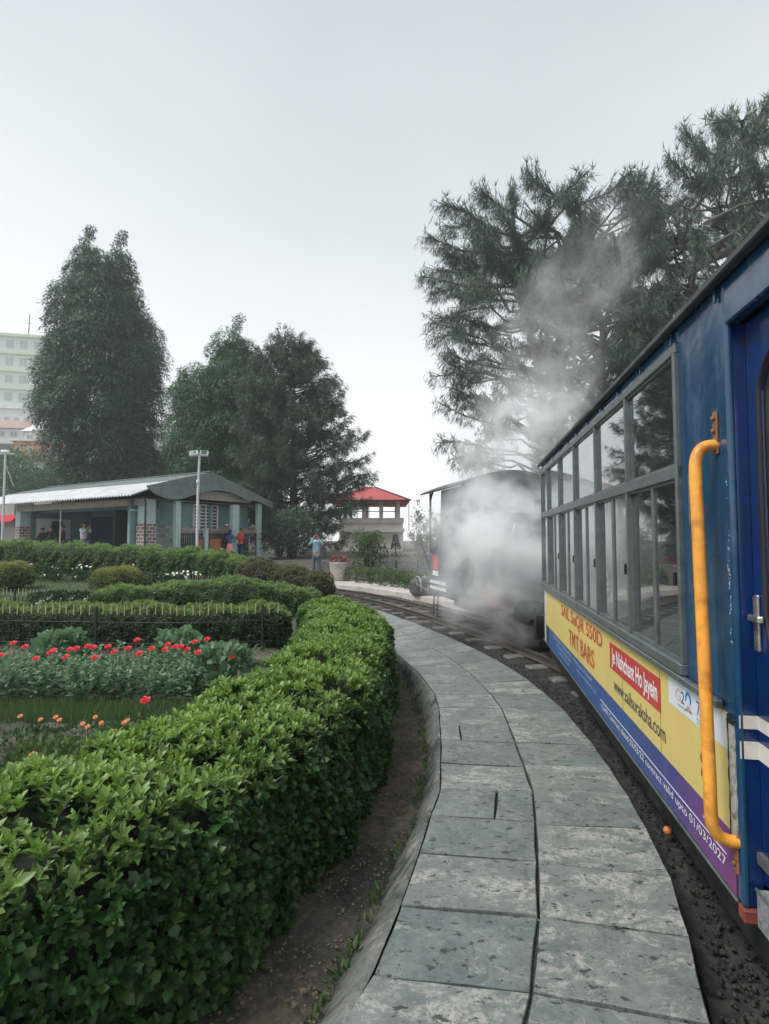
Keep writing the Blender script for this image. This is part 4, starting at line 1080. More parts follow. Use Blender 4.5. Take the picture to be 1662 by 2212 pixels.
# ------------------------------------------------------------------ trees
M['L_cedar3'] = leafmat('grey_green_needles', (0.018, 0.045, 0.036), (0.065, 0.115, 0.085), (0.14, 0.20, 0.13), attr=True, patch=0.35, trans=0.25)
def clump_tree(name, label, base, prof, n_clumps, cr, n_tuft, tl, tw, mat, leaders, trunk_r, group, droop=.25, gap=.0, barkm='bark', young_lit_k=.7):
    """prof: (z, left radius, right radius)"""
    root = thing(name, label, 'tree', base, 0, group)
    prof = np.array(prof, dtype=float)
    H = prof[:, 0].max(); zmin = prof[:, 0].min()
    zs = np.linspace(zmin, H, 200)
    rl = np.interp(zs, prof[::-1, 0], prof[::-1, 1]); rr = np.interp(zs, prof[::-1, 0], prof[::-1, 2])
    w = (rl + rr) ** 1.0; cdf = np.cumsum(w) / np.sum(w)
    parts = []; cents = []
    for k in range(n_clumps):
        z = float(np.interp((k + RNG.uniform()) / n_clumps, cdf, zs)); a = k * 2.39996 + RNG.uniform(-.5, .5)
        L_, R_ = float(np.interp(z, zs, rl)), float(np.interp(z, zs, rr))
        c = math.cos(a); ra = (R_ if c > 0 else L_)
        rd = ra * abs(c) ** 2 + min(L_, R_) * .5 * (1 - c * c) + max(L_, R_) * .5 * (1 - c * c)
        cra = cr * RNG.uniform(.7, 1.25) * (.55 + .45 * min(1, (H - z) / (H * .35)))
        inn = max(0, rd - cra * 1.0) * (RNG.uniform(.5, 1) ** .25)
        cx, cy = inn * c, inn * math.sin(a)
        if z > leaders[0][1]: continue
        cents.append((cx, cy, z, cra))
    for q in range(16): cents.append((math.cos(q * 2.4) * .8, math.sin(q * 2.4) * .9, leaders[0][1] - 1.2 + q * .2, cr * .75))
    for ld in leaders:
        zz = ld[1] - .6; q = 0
        while zz < ld[3]:
            rl_ = max(.12, (ld[3] - zz) * ld[2]); cra = min(cr * .9, max(.30, rl_ * .55)); q += 1
            for s3 in range(3 if rl_ > .8 else 1):
                a = q * 1.3 + s3 * 2.1; f = .4 + .6 * min(1, (zz - ld[1] + .6) / (ld[3] - ld[1]) * 1.8)
                cents.append((ld[0] * f + (rl_ - cra) * math.cos(a), (rl_ - cra) * math.sin(a), zz, cra))
            zz += cra * .72
    for (cx, cy, z, cra) in cents:
        n = max(60, int(n_tuft * (cra / cr) ** 2 * RNG.uniform(.8, 1.15)))
        d = rvec(n); d[:, 2] = np.where(d[:, 2] < -.35, -d[:, 2] * .8, d[:, 2])
        out = unit(np.array([[cx, cy, 0.0]]) + 1e-6)
        lump = 1 + .16 * np.sin(d[:, 0] * 5 + z * 3) * np.sin(d[:, 1] * 6 + cx) + RNG.normal(size=n) * .07
        P = np.array([cx, cy, z]) + d * np.array([cra, cra, cra * .72]) * (lump * RNG.uniform(.80, 1.0, n))[:, None]
        P[:, 2] -= .22 * np.hypot(P[:, 0] - cx, P[:, 1] - cy) ** 2 / cra
        dn = np.array([0, 0, -1.0]) - d * (-d[:, 2:3]); dn = dn + out * .3
        A = unit(dn * .9 + d * .30 + RNG.normal(size=(n, 3)) * .38); NN = d * 1.6 + RNG.normal(size=(n, 3)) * .38
        y = np.clip(d[:, 2] * 1.1 + .1, 0, 1) * RNG.uniform(.1, 1) * young_lit_k  # upper side of each clump lightened, a highlight put into the colour
        parts.append(leaves(P, A, NN, tl * RNG.uniform(.6, 1.35, n), tw, DIAM, y))
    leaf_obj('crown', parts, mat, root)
    m = MB(); top = H * .9
    for ld in leaders:
        m.tube([(0, 0, -.3), (ld[0] * .1, 0, H * .25), (ld[0] * .3, 0.1, H * .55), (ld[0] * .5, 0, H * .74)], [trunk_r, trunk_r * .8, trunk_r * .3, .03], 10)
    for (cx, cy, z, cra) in [c for c in cents[::2] if c[2] < H * .78]:
        m.tube([(0, 0, max(.5, z - 1.2 - .25 * math.hypot(cx, cy))), (cx * .5, cy * .5, z - .6), (cx, cy, z)], [trunk_r * .28, trunk_r * .18, .03], 5, cap=False)
    m.build('trunk', M[barkm], root)
    return root

TG = 'evergreen trees behind the station building'
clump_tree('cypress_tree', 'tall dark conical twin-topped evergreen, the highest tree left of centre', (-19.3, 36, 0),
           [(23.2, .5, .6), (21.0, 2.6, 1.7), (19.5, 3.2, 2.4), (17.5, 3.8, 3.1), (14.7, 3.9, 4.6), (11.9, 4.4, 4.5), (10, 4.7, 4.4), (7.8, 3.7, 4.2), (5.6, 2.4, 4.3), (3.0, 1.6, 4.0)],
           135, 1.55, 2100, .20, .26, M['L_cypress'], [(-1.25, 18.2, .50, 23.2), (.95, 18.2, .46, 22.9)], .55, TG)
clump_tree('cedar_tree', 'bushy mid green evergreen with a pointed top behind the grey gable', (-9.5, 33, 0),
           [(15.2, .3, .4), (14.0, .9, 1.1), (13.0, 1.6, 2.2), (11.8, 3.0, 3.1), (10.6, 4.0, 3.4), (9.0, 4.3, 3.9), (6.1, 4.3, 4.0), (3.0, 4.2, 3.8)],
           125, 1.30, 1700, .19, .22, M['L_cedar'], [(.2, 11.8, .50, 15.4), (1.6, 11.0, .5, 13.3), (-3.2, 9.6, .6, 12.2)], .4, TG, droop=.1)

def branch_tree(name, label, base, leaders, prof, n_limb, twigs, tufts, blades, bl, bw, mat, droop, z_lo, elev, group, trunk_r=.35, candle=.0, barkm='bark', twig_len=(.5, 1.1), t0=.3, limb_r=.07, sag=.0, cat='tree', young_lit_k=.4, seed=3, topd=False, hang=0.0):
    rg = np.random.default_rng(seed)
    root = thing(name, label, cat, base, 0, group)
    prof = np.array(sorted(prof), dtype=float)
    H = prof[-1, 0]
    m = MB()
    LP = []
    for pts in leaders:
        C = catmull(pts, 14); LP.append(C)
        m.tube([tuple(p) for p in C], [max(.03, trunk_r * (1 - .85 * i / 13) * (1 if len(leaders) == 1 or i > 3 else .9)) for i in range(14)], 9)
    TP = []; TD = []; TC = []
    for k in range(n_limb):
        C = LP[k % len(LP)]
        zt = z_lo + (min(H, C[-1, 2] + .3) - z_lo) * ((k + rg.uniform()) / n_limb) ** .85
        a = k * 2.39996 + rg.uniform(-.4, .4)
        # leader point
        zatt = min(zt, C[-1, 2]) * 1.0
        s = np.array([np.interp(zatt, C[:, 2], C[:, 0]), np.interp(zatt, C[:, 2], C[:, 1]), zatt])
        dirv = np.array([math.cos(a), math.sin(a), 0])
        rlft, rrgt = np.interp(zt, prof[:, 0], prof[:, 1]), np.interp(zt, prof[:, 0], prof[:, 2])
        rf = rg.uniform(.15, 1.0) if (topd and k % 3 == 0 and zt > .6 * H) else 1.0
        rad = rf * (rrgt if dirv[0] > 0 else rlft) * abs(dirv[0]) ** 2 + rf * (rlft + rrgt) * .45 * (1 - dirv[0] ** 2)
        # horizontal extent measured from the tree axis
        tgt = dirv * rad * rg.uniform(.66, .95)
        tip = np.array([tgt[0], tgt[1], min(H, zt + (elev * rad * rg.uniform(.4, 1.3) if not topd else rg.uniform(-.1, 1.1) + (.8 if rf < 1 else 0)))])
        if topd: tip[2] = min(tip[2], H + .2 - .62 * max(0.0, -tip[1]))
        if np.linalg.norm((tip - s)[:2]) < .3: tip[2] = min(H + .2, tip[2] + .5)
        Llen = np.linalg.norm(tip - s)
        s = s + np.array([0, 0, -.12 * Llen])
        if s[2] < .4: s[2] = .4
        pts = []
        for j in range(7):
            t = j / 6; p = s * (1 - t) + tip * t; p = p + np.array([0, 0, 1]) * (-sag * Llen * math.sin(math.pi * t) + (.05 * Llen * t * t if not topd else .13 * Llen * math.sin(math.pi * t * .8))) + rg.normal(size=3) * .035 * Llen * (0 < j < 6)
            pts.append(p)
        pts = np.array(pts); r0 = limb_r * (.5 + Llen / 6)
        m.tube([tuple(p) for p in pts], [r0 * (1 - .85 * j / 6) for j in range(7)], 5, cap=False)
        dn = .7 + 1.3 * max(0.0, (tip[2] / H - .5) / .5) if topd else 1.0
        nt = max(3, int(twigs * (.4 + Llen / 5) * dn))
        for q in range(nt):
            t = t0 + (1 - t0) * ((q + rg.uniform()) / nt); f = t * 6; i = min(5, int(f)); p = pts[i] * (1 - f + i) + pts[i + 1] * (f - i)
            d = pts[i + 1] - pts[i]; d /= np.linalg.norm(d)
            sd = np.cross(d, [0, 0, 1]); sd /= np.linalg.norm(sd) + 1e-9; sd *= (1 if q % 2 else -1)
            td = d * rg.uniform(.3, 1.0) + sd * rg.uniform(.3, 1.0) * (1.2 - t) + np.array([0, 0, rg.uniform(-.15, .45)]); td /= np.linalg.norm(td)
            tl_ = rg.uniform(*twig_len) * (1.25 - .6 * t)
            e = p + td * tl_
            m.tube([tuple(p), tuple(e)], [r0 * .22 + .006, .006], 3, cap=False)
            for u in range(tufts):
                tt = .25 + .75 * (u + rg.uniform()) / tufts
                TP.append(p + td * tl_ * tt - np.array([0, 0, hang * rg.uniform() ** 1.2])); TD.append(td); TC.append(rg.uniform(0, 1) * (t > .7))
            if candle > 0 and t > .7 and rg.uniform() < .6:
                TP.append(e); TD.append(np.array([0, 0, 9.0])); TC.append(1.0)
    TP = np.array(TP); TD = np.array(TD); TC = np.array(TC)
    cn = TD[:, 2] > 5
    P = np.repeat(TP[~cn], blades, 0); D = np.repeat(TD[~cn], blades, 0); n = len(P)
    D = unit(D * .55 + rg.normal(size=(n, 3)) * .42 + np.array([0, 0, -droop]))
    P = P + rg.normal(size=(n, 3)) * .06
    parts = [leaves(P, D, rg.normal(size=(n, 3)), bl * rg.uniform(.55, 1.3, n), bw, DIAM if bw > .12 else BLADE, np.repeat(TC[~cn], blades) * young_lit_k)]
    if cn.any():
        Pc = np.repeat(TP[cn], 6, 0); n = len(Pc)
        D = unit(np.tile([[0, 0, 1.0]], (n, 1)) + rg.normal(size=(n, 3)) * .45)
        parts.append(leaves(Pc, D, rg.normal(size=(n, 3)), candle * rg.uniform(.5, 1.2, n), .13, BLADE, np.full(n, .8)))
    leaf_obj('crown', parts, mat, root)
    m.build('trunk', M[barkm], root)
    return root

branch_tree('pine_tree', 'open layered dark pine leaning right behind the man taking a photo', (-4.9, 28, 0),
            [[(0, 0, -.3), (.1, 0, 4), (.0, 0, 8), (-.4, 0, 11.6)]],
            [(1.2, 2.6, 3.2), (2.5, 3, 4.6), (4, 3.0, 4.7), (6, 3.4, 4.3), (7.5, 3.2, 3.6), (9, 3.0, 3.1), (10.3, 2.4, 2.1), (11.8, .6, .6)],
            165, 15, 6, 11, .24, .12, M['L_cedar3'], .7, 1.0, .16, TG, trunk_r=.28, limb_r=.05, seed=11, candle=.0, t0=.22, hang=.35, twig_len=(.5, 1.2))
RG_ = 'tall drooping pines on the right behind the coach'
branch_tree('pine_tree', 'tall wide pine with drooping needles behind the steaming engine', (7.2, 23, 0),
            [[(0, 0, -.3), (.1, .1, 4), (-.4, 0, 8.5), (-1.2, 0, 12), (-1.5, 0, 14.6)], [(.3, .1, -.3), (.6, .1, 4), (.5, .4, 8.5), (.9, .4, 12), (1.4, .3, 14.7)], [(.9, -.1, -.3), (1.3, 0, 4), (1.9, -.3, 8.5), (3.2, -.4, 14.2)]],
            [(3.0, 4.6, 5), (4.2, 5.3, 5), (5.5, 5.0, 5), (7, 5.5, 5.4), (9, 6.2, 5.8), (11, 6.3, 6), (13.0, 6.0, 6.0), (14.2, 5.3, 5.8), (15.4, 4.5, 5.2), (16.2, 3.5, 4.2), (16.8, 1.8, 2.4)],
            165, 18, 6, 7, .25, .085, M['L_pine'], 1.2, 3.2, .34, RG_, trunk_r=.30, candle=.30, seed=24, t0=.62, sag=.04, topd=True, hang=.5, barkm='bark_grey')
branch_tree('pine_tree', 'tallest drooping pine at the right edge above the coach roof', (15.4, 22, 0),
            [[(0, 0, -.3), (-.2, 0, 5), (-.5, .2, 10), (-.6, 0, 17.2)], [(.5, .2, -.3), (1, .3, 5), (1.5, .2, 10), (2.2, 0, 17.4)], [(-.5, 0, -.3), (-1.2, -.2, 5), (-2.2, -.3, 10), (-3.2, -.3, 15)]],
            [(5, 5, 6), (7, 5.4, 6.5), (9, 5.8, 7), (12, 6, 7), (14.5, 5.8, 7), (16, 5.2, 6), (17.6, 4.2, 5), (18.6, 3.0, 4), (19.4, 1.2, 2.6)],
            165, 18, 6, 7, .25, .085, M['L_pine'], 1.2, 5, .34, RG_, trunk_r=.30, candle=.38, seed=31, t0=.60, sag=.04, topd=True, hang=.5, barkm='bark_grey')
branch_tree('pine_tree', 'slimmer pine standing between and behind the two big ones', (11.2, 27, 0),
            [[(0, 0, -.3), (.2, 0, 6), (-.2, 0, 17.0)]],
            [(4, 3, 3), (8, 3.8, 3.8), (12, 3.9, 3.9), (15.5, 3.6, 3.6), (17.4, 2.6, 2.6), (18.8, 1.0, 1.0)],
            95, 15, 6, 7, .25, .085, M['L_pine'], 1.5, 4, .2, RG_, trunk_r=.26, candle=.35, seed=41, t0=.5, topd=True, hang=.5, barkm='bark_grey')
# small trees and bushes
branch_tree('small_tree', 'pale spindly little tree left of the engine cab', (1.75, 18.5, -.1),
            [[(-.05, 0, -.1), (-.25, 0, .7), (-.6, 0, 1.7)], [(0, 0, -.1), (.05, .1, .8), (.1, 0, 2.0)], [(.05, 0, -.1), (.35, 0, .8), (.5, .1, 1.6)]],
            [(.9, .8, .8), (1.5, 1.05, .9), (2.0, .8, .7), (2.4, .3, .3)], 34, 7, 4, 7, .10, .35, M['L_shrub'], .0, .8, .3, None, trunk_r=.05, limb_r=.018, seed=51, twig_len=(.2, .4), barkm='bark', young_lit_k=.6)
def bush(label, x, y, z, r, h, mat, n, leaf=.1, group='bushes around the station', stems=True):
    root = thing('bush', label, 'bush', (x, y, z), 0, group)
    parts = []
    for q in range(7):
        a = q * 2.4; c = (r * .5 * math.cos(a) * (q > 0), r * .5 * math.sin(a) * (q > 0), h * (.45 + .12 * random.uniform(-1, 1.4)))
        parts.append(foliage_ball(c, (r * .62, r * .62, h * .48), n // 7, leaf, LEAF_SIMPLE, young=.5))
    leaf_obj('foliage', parts, mat, root)
    m = MB()
    for q in range(7):
        a = q * .9; m.tube([(0, 0, -.1), (r * .3 * math.cos(a), r * .3 * math.sin(a), h * .4), (r * .6 * math.cos(a), r * .6 * math.sin(a), h * .8)], [.04, .025, .01], 5)
    m.build('branches_and_core', M['twig'], root)
bush('small upright green bush right of the flower planter', -.55, 19.6, -.1, .62, 1.75, M['L_ivy'], 2600, .09)
bush('dark bush under the pine behind the man', -4.3, 25.0, .3, 1.3, 2.4, M['L_pine'], 4200, .12)
bush('dark bush between the station porch and the pine', -5.6, 28.5, .3, 1.5, 3.0, M['L_pine'], 4200, .13)
for k, (x, y, r, h, lab) in enumerate([(-33, 47, 4.4, 8.8, 'hazy round tree below the hillside houses at the far left'), (-27.5, 44, 2.8, 6.2, 'hazy bush below the orange walled house'), (-24.5, 42, 2.4, 4.2, 'hazy bush left of the twin-topped evergreen trunk'), (-15.0, 39, 2.6, 8.5, 'pale hazy tree between the two big evergreens')]):
    bush(lab, x, y, .3, r, h, M['L_cedar'] if k != 3 else M['L_topiary'], 13000, .22, group='hazy trees below the hillside')
tag(leaf_obj('creeper', [foliage_ball((x, y, .12), (.55, .4, .34), 900, .075, LEAF_SIMPLE, young=.5) for x, y in [(-.9, 17.9), (-.45, 17.3), (0, 16.8), (.35, 16.2), (.75, 15.7), (1.1, 15.1), (1.3, 14.7)]], M['L_ivy']), 'low tangled creeper along the back of the pale far pavement', 'creeper', kind='stuff')
# ------------------------------------------------------------------ railway coach
coach = thing('railway_coach', 'blue railway coach with yellow advert panel and grey framed windows', 'railway coach', (.865, -.1387, 0), math.radians(80.9))
X0, X1 = .55, 6.74        # ends
W = 1.92
DX = 1.975                # door corner
def cb(name, mat, boxes, parent=None, bev=0.0, label=None):
    m = MB()
    for b in boxes: m.box(*b, bev=bev)
    return m.build(name, M[mat], parent or coach, label)
# side walls, band over the windows, ends
body = cb('body', 'blue', [
    (DX, 2.385, -.045, 0, .20, 2.30), (2.385, X1, -.045, 0, .20, .835), (2.385, X1, -.045, 0, 2.232, 2.30),
    (X0, 1.15, -.045, 0, .20, 2.30), (1.15, DX, -.045, 0, 2.14, 2.30),
    (X1 - .035, X1, -.045, 0, .835, 2.232),
    (X0, X1, -W, -W + .045, .20, .84), (X0, 2.385, -W, -W + .045, .84, 2.30), (2.385, X1, -W, -W + .045, 2.232, 2.30),
    (X1 - .04, X1, -W + .045, -.045, .20, 2.30), (X0, X0 + .04, -W + .045, -.045, .20, 2.30)], bev=.006)
# rounded corner bead at the doorway
m = MB(); m.tube([(DX + .004, -.012, .2), (DX + .004, -.012, 2.3)], .014, 8); m.build('corner_bead', M['blue'], coach)
# roof
m = MB(); prof = []
nseg = 18
for i in range(nseg + 1):
    t = i / nseg; y = .035 - t * (W + .07); z = 2.318 + .30 * math.sin(math.pi * t) ** .8
    prof.append((y, z))
low = [(y, z - .03) for y, z in reversed(prof)]
m.prism(prof + low, 'x', X0 - .05, X1 + .06)
m.build('roof', M['roofdark'], coach)
m = MB(); m.box(X0 - .05, X1 + .06, .004, .042, 2.290, 2.3165, bev=.004)
g = m.build('gutter', M['roofdark'], coach)
m = MB()
for k in range(15):
    x = X0 + .2 + k * .42; m.box(x, x + .012, .005, .012, 2.238, 2.286)
m.build('gutter_bracket', M['blue'], coach)
# windows
WX = [2.41, 3.14, 3.89, 4.66, 5.43, 6.20, 6.70]
fr = MB()
fr.box(2.385, X1 - .01, -.03, .014, 2.188, 2.231, bev=.004)
fr.box(2.385, X1 - .01, -.03, .016, 1.655, 1.712, bev=.004)
fr.box(2.385, X1 - .01, -.03, .024, .836, .882, bev=.004)
fr.box(2.385, 2.412, -.03, .018, .8825, 2.1875, bev=.003)
fr.build('window_surround', M['alu'], coach)
sill = cb('sill', 'alu', [(2.06, X1 - .005, .003, .03, .806, .834)], bev=.004)
for i in range(6):
    a, b = WX[i], WX[i + 1]
    last = i == 5
    f = MB()
    f.box(b - .011, b + .011, -.03, .015, .8825, 1.6545, bev=.003); f.box(b - .011, b + .011, -.03, .015, 1.7125, 2.1875, bev=.003)
    if not last:
        xm = a + (b - a) * .46
        f.box(xm - .014, xm + .014, -.028, .004, .8825, 1.6545, bev=.003)
    for (z0, z1) in ((.8825, 1.6545), (1.7125, 2.1875)):
        f.box(a + .0175, b - .0175, -.026, .002, z0, z0 + .012); f.box(a + .0175, b - .0175, -.026, .002, z1 - .012, z1)
    w = f.build('window', M['alu'], coach)
    s = MB()
    s.box(a + .018, a + .03, -.029, .006, .90, 1.64); s.box(a + .018, a + .026, -.027, .004, 1.73, 2.17)
    if not last: s.box(xm + .0145, xm + .034, -.03, -.004, .90, 1.64)
    s.build('rubber_seal', M['gasket'], w)
    p = MB(); p.box(a + .0185, b - .0185, -.014, -.010, 1.7245, 2.1755); p.build('pane', M['glass'], w)
    if last:
        p = MB(); p.box(a + .0185, b - .0185, -.014, -.010, .8945, 1.6425); p.build('pane', M['glass'], w)
    else:
        p = MB(); p.box(a + .0185, xm - .0145, -.010, -.006, .8945, 1.6425); p.build('pane', M['glass'], w)
        p = MB(); p.box(xm + .035, b - .0185, -.022, -.018, .8945, 1.6425); p.build('pane', M['glass'], w)
        l = MB(); l.box(a + .0305, a + .048, .002, .020, 1.20, 1.26, bev=.003); l.build('latch', M['gasket'], w)
# far side windows
for i in range(6):
    a, b = WX[i], WX[i + 1]
    f = MB()
    f.box(b - .02, b + .02, -W - .01, -W + .03, .8405, 2.2315)
    if i == 0: f.box(2.386, 2.42, -W - .01, -W + .03, .8405, 2.2315)
    for (z0, z1) in ((.8405, .87), (1.64, 1.69), (2.195, 2.2315)): f.box(a + .0205 if i else 2.4205, b - .0205, -W - .008, -W + .028, z0, z1)
    w = f.build('window', M['alu'], coach)
    p = MB(); p.box(a + .021, a + (b - a) * .48, -W + .008, -W + .012, .871, 1.639); p.build('pane', M['glass'], w)
    p = MB(); p.box(a + .021, b - .021, -W + .008, -W + .012, 1.691, 2.194); p.build('pane', M['glass'], w)
# interior
cb('floor', 'interior_floor', [(X0 + .04, X1 - .04, -W + .045, -.045, .34, .375)])
cb('ceiling_lining', 'interior', [(X0 + .04, X1 - .04, -W + .045, -.045, 2.262, 2.275)])
cb('partition', 'interior', [(2.20, 2.225, -W + .05, -1.30, .376, 2.26), (2.20, 2.225, -.62, -.05, .376, 2.26)])
for i, x in enumerate([2.95, 3.72, 4.49, 5.26, 6.0]):
    for y in (-.50, -1.42):
        m = MB(); m.box(x - .24, x + .2, y - .36, y + .36, .70, .80, bev=.03)
        Mb = Matrix.Translation((x + .2, 0, .78)) @ Matrix.Rotation(math.radians(12), 4, 'Y')
        m.box(0, .09, y - .36, y + .36, 0, .58, M=Mb, bev=.03)
        for lx in (x - .18, x + .12):
            m.box(lx - .02, lx + .02, y - .3, y - .26, .376, .70); m.box(lx - .02, lx + .02, y + .26, y + .3, .376, .70)
        s = m.build('seat', M['seat_blue'], coach)
        h = MB(); 
        for q in (-.18, .18): h.box(-.012, .102, y + q - .13, y + q + .13, .30, .63, M=Mb, bev=.025)
        h.build('headrest_cover', M['cream'], s)
for y in (-.6, -1.3):
    m = MB(); m.tube([(2.3, y, 2.05), (6.6, y, 2.05)], .012, 6); m.build('luggage_rail', M['chrome'], coach)
# doorway
m = MB(); m.box(1.12, DX - .002, -.075, -.050, .275, 2.14)
jb = MB(); jb.box(DX - .006, DX - .001, -.062, -.006, .20, 2.14); jb.build('door_jamb', M['blue_deep'], coach)
# door leaf with rounded opening
def rounded(x0, x1, z0, z1, r, n=7):
    P = []
    for (cx, cz, a0) in ((x1 - r, z1 - r, 0), (x0 + r, z1 - r, 90), (x0 + r, z0 + r, 180), (x1 - r, z0 + r, 270)):
        for k in range(n + 1):
            a = math.radians(a0 + 90 * k / n); P.append((cx + r * math.cos(a), cz + r * math.sin(a)))
    return P
inner = rounded(1.33, 1.905, .99, 2.02, .17); k = len(inner)
outer = []
cx, cz = 1.6, 1.4
for (x, z) in inner:
    # project to the rectangle of the leaf
    dx, dz = x - 1.6, z - 1.5
    s = min((DX - .008 - 1.6) / dx if dx > 0 else (1.155 - 1.6) / dx if dx < 0 else 9, (2.135 - 1.5) / dz if dz > 0 else (.28 - 1.5) / dz if dz < 0 else 9)
    outer.append((1.6 + dx * s, 1.5 + dz * s))
vs = [(x, -.062, z) for x, z in outer] + [(x, -.062, z) for x, z in inner] + [(x, -.10, z) for x, z in inner] + [(x, -.10, z) for x, z in outer]
fs = []
for i in range(k):
    j = (i + 1) % k
    fs += [(i, j, k + j, k + i), (k + i, k + j, 2 * k + j, 2 * k + i), (2 * k + i, 2 * k + j, 3 * k + j, 3 * k + i)]
crn = [(DX - .008, 2.135), (1.155, 2.135), (1.155, .28), (DX - .008, .28)]
m = MB(); m.add(vs, fs)
for (x, z) in crn:
    # fill the corners left by the radial projection
    near_ = sorted(range(k), key=lambda i: (outer[i][0] - x) ** 2 + (outer[i][1] - z) ** 2)[:2]
    if abs(near_[0] - near_[1]) in (1, k - 1): m.add([(x, -.062, z), (outer[near_[0]][0], -.062, outer[near_[0]][1]), (outer[near_[1]][0], -.062, outer[near_[1]][1])], [(0, 1, 2)])
m.box(1.16, 1.95, -.062, -.058, .30, .34)
door = m.build('door', M['blue_deep'], coach)
m = MB(); m.add([(x, -.078, z) for x, z in rounded(1.325, 1.91, .985, 2.025, .17)], [tuple(range(k))]); m.build('door_glass', M['glass_dark'], door)
m = MB(); ring = [(x, -.066, z) for x, z in inner]; m.tube(ring + [ring[0], ring[1]], .009, 6, cap=False); m.build('rubber_seal', M['gasket'], door)
m = MB(); m.box(1.925, 1.948, -.0615, -.052, 1.03, 1.215, bev=.003)
for q in range(3): m.box(1.929 + q * .006, 1.932 + q * .006, -.052, -.047, 1.035, 1.21)
m.box(1.885, 1.955, -.050, -.032, 1.128, 1.150, bev=.004); m.build('handle', M['chrome'], door)
# white stripes: jamb and door
for (z0, z1) in ((.770, .813), (.672, .729)):
    cb('white_stripe', 'white_stripe', [(DX - .0085, DX - .0062, -.0605, -.004, z0, z1), (1.16, DX - .009, -.0608, -.0588, z0, z1)])
# step
m = MB(); m.box(1.15, 1.952, -.36, -.030, .148, .268, bev=.006)
st = m.build('door_step', M['granite'], coach)
m = MB(); m.box(1.15, 1.953, -.034, -.027, .262, .272, bev=.002); m.build('step_nosing', M['alu'], st)
# hand rail
m = MB()
pth = [(2.055, .002, 1.735), (2.052, .035, 1.732), (2.045, .062, 1.715), (2.038, .078, 1.68), (2.034, .082, 1.62)] + [(2.034 - .045 * t, .082, 1.62 - 1.13 * t) for t in (.15, .3, .45, .6, .75, .9)] + [(1.99, .082, .47), (1.99, .076, .432), (1.991, .058, .405), (1.992, .03, .392), (1.993, .002, .389)]
C = catmull(pth, 60)
m.tube([tuple(p) for p in C], .0205, 14)
hr = m.build('hand_rail', M['orange'], coach)
m = MB(); m.box(2.035, 2.068, .0005, .009, 1.70, 1.855, bev=.003)
for z in (1.785, 1.83): m.lathe([(.009, 0), (.009, .008), (.004, .011)], 6, Matrix.Translation((2.05, .009, z)) @ Matrix.Rotation(math.radians(-90), 4, 'X'))
m.build('rail_mount', M['rust'], hr)
m = MB(); m.box(1.981, 2.006, .0005, .010, .285, .41, bev=.003); m.lathe([(.008, 0), (.008, .008), (.004, .011)], 6, Matrix.Translation((1.994, .01, .32)) @ Matrix.Rotation(math.radians(-90), 4, 'X'))
m.build('rail_mount', M['rust'], hr)
m = MB(); random.seed(9)
for (t, s) in [(.66, 1.0), (.665, .8), (.655, .7), (.84, .35), (.60, .2), (.672, .5)]:
    i = int(t * 59); p = C[i]
    m.blob((p[0] + .012 * (1 if s > .4 else .3), p[1] + .0165, p[2] + random.uniform(-.01, .01)), (.0085 * s + .002, .0045, .016 * s + .002), 8, 5, noise=.35)
m.build('rust_spot', M['rust'], hr)
# small bracket on the blue panel
cb('bracket', 'alu', [(2.262, 2.27, .001, .02, 1.45, 1.66), (2.20, 2.27, .001, .012, 1.43, 1.448)], bev=.002)
# torn metal strip by the door corner
m = MB(); random.seed(3)
def ragged(x0, x1, z0, z1, y, th, jag, n=18):
    L_ = [(x0 + random.uniform(-jag, jag), y, z0 + (z1 - z0) * i / n) for i in range(n + 1)]; R_ = [(x1 + random.uniform(-jag, jag), y, z0 + (z1 - z0) * i / n) for i in range(n + 1)]
    vs = L_ + R_ + [(a, y - th, c) for a, b, c in L_] + [(a, y - th, c) for a, b, c in R_]; k = n + 1
    fs = []
    for i in range(n):
        fs += [(i, i + 1, k + i + 1, k + i), (i, 2 * k + i, 2 * k + i + 1, i + 1), (k + i, k + i + 1, 3 * k + i + 1, 3 * k + i)]
    return vs, fs
m.add(*ragged(1.984, 2.021, .40, .775, .0065, .005, .002))
m.build('torn_strip', simple('weathered_grey_paint', (0.40, 0.40, 0.38), .7, scale=14, dirt=(0.06, 0.055, 0.05), dirt_amt=.9, bump=.5), coach)
m = MB(); m.add(*ragged(2.019, 2.036, .36, .80, .0045, .004, .004))
m.add(*ragged(1.985, 2.03, .772, .80, .008, .007, .006, 5)); m.build('exposed_gap', M['gasket'], coach)
m = MB()
for q in range(60):
    z = random.gauss(1.28, .13); x = 1.987 + random.uniform(-.006, .008) + .004 * math.sin(z * 30)
    s = random.uniform(.002, .007); m.add([(x, .0012, z), (x + s * .6, .0012, z + s * .3), (x + s * .4, .0012, z + s * 1.6), (x - s * .2, .0012, z + s)], [(3, 2, 1, 0)])
m.build('paint_chips', M['white'], coach)
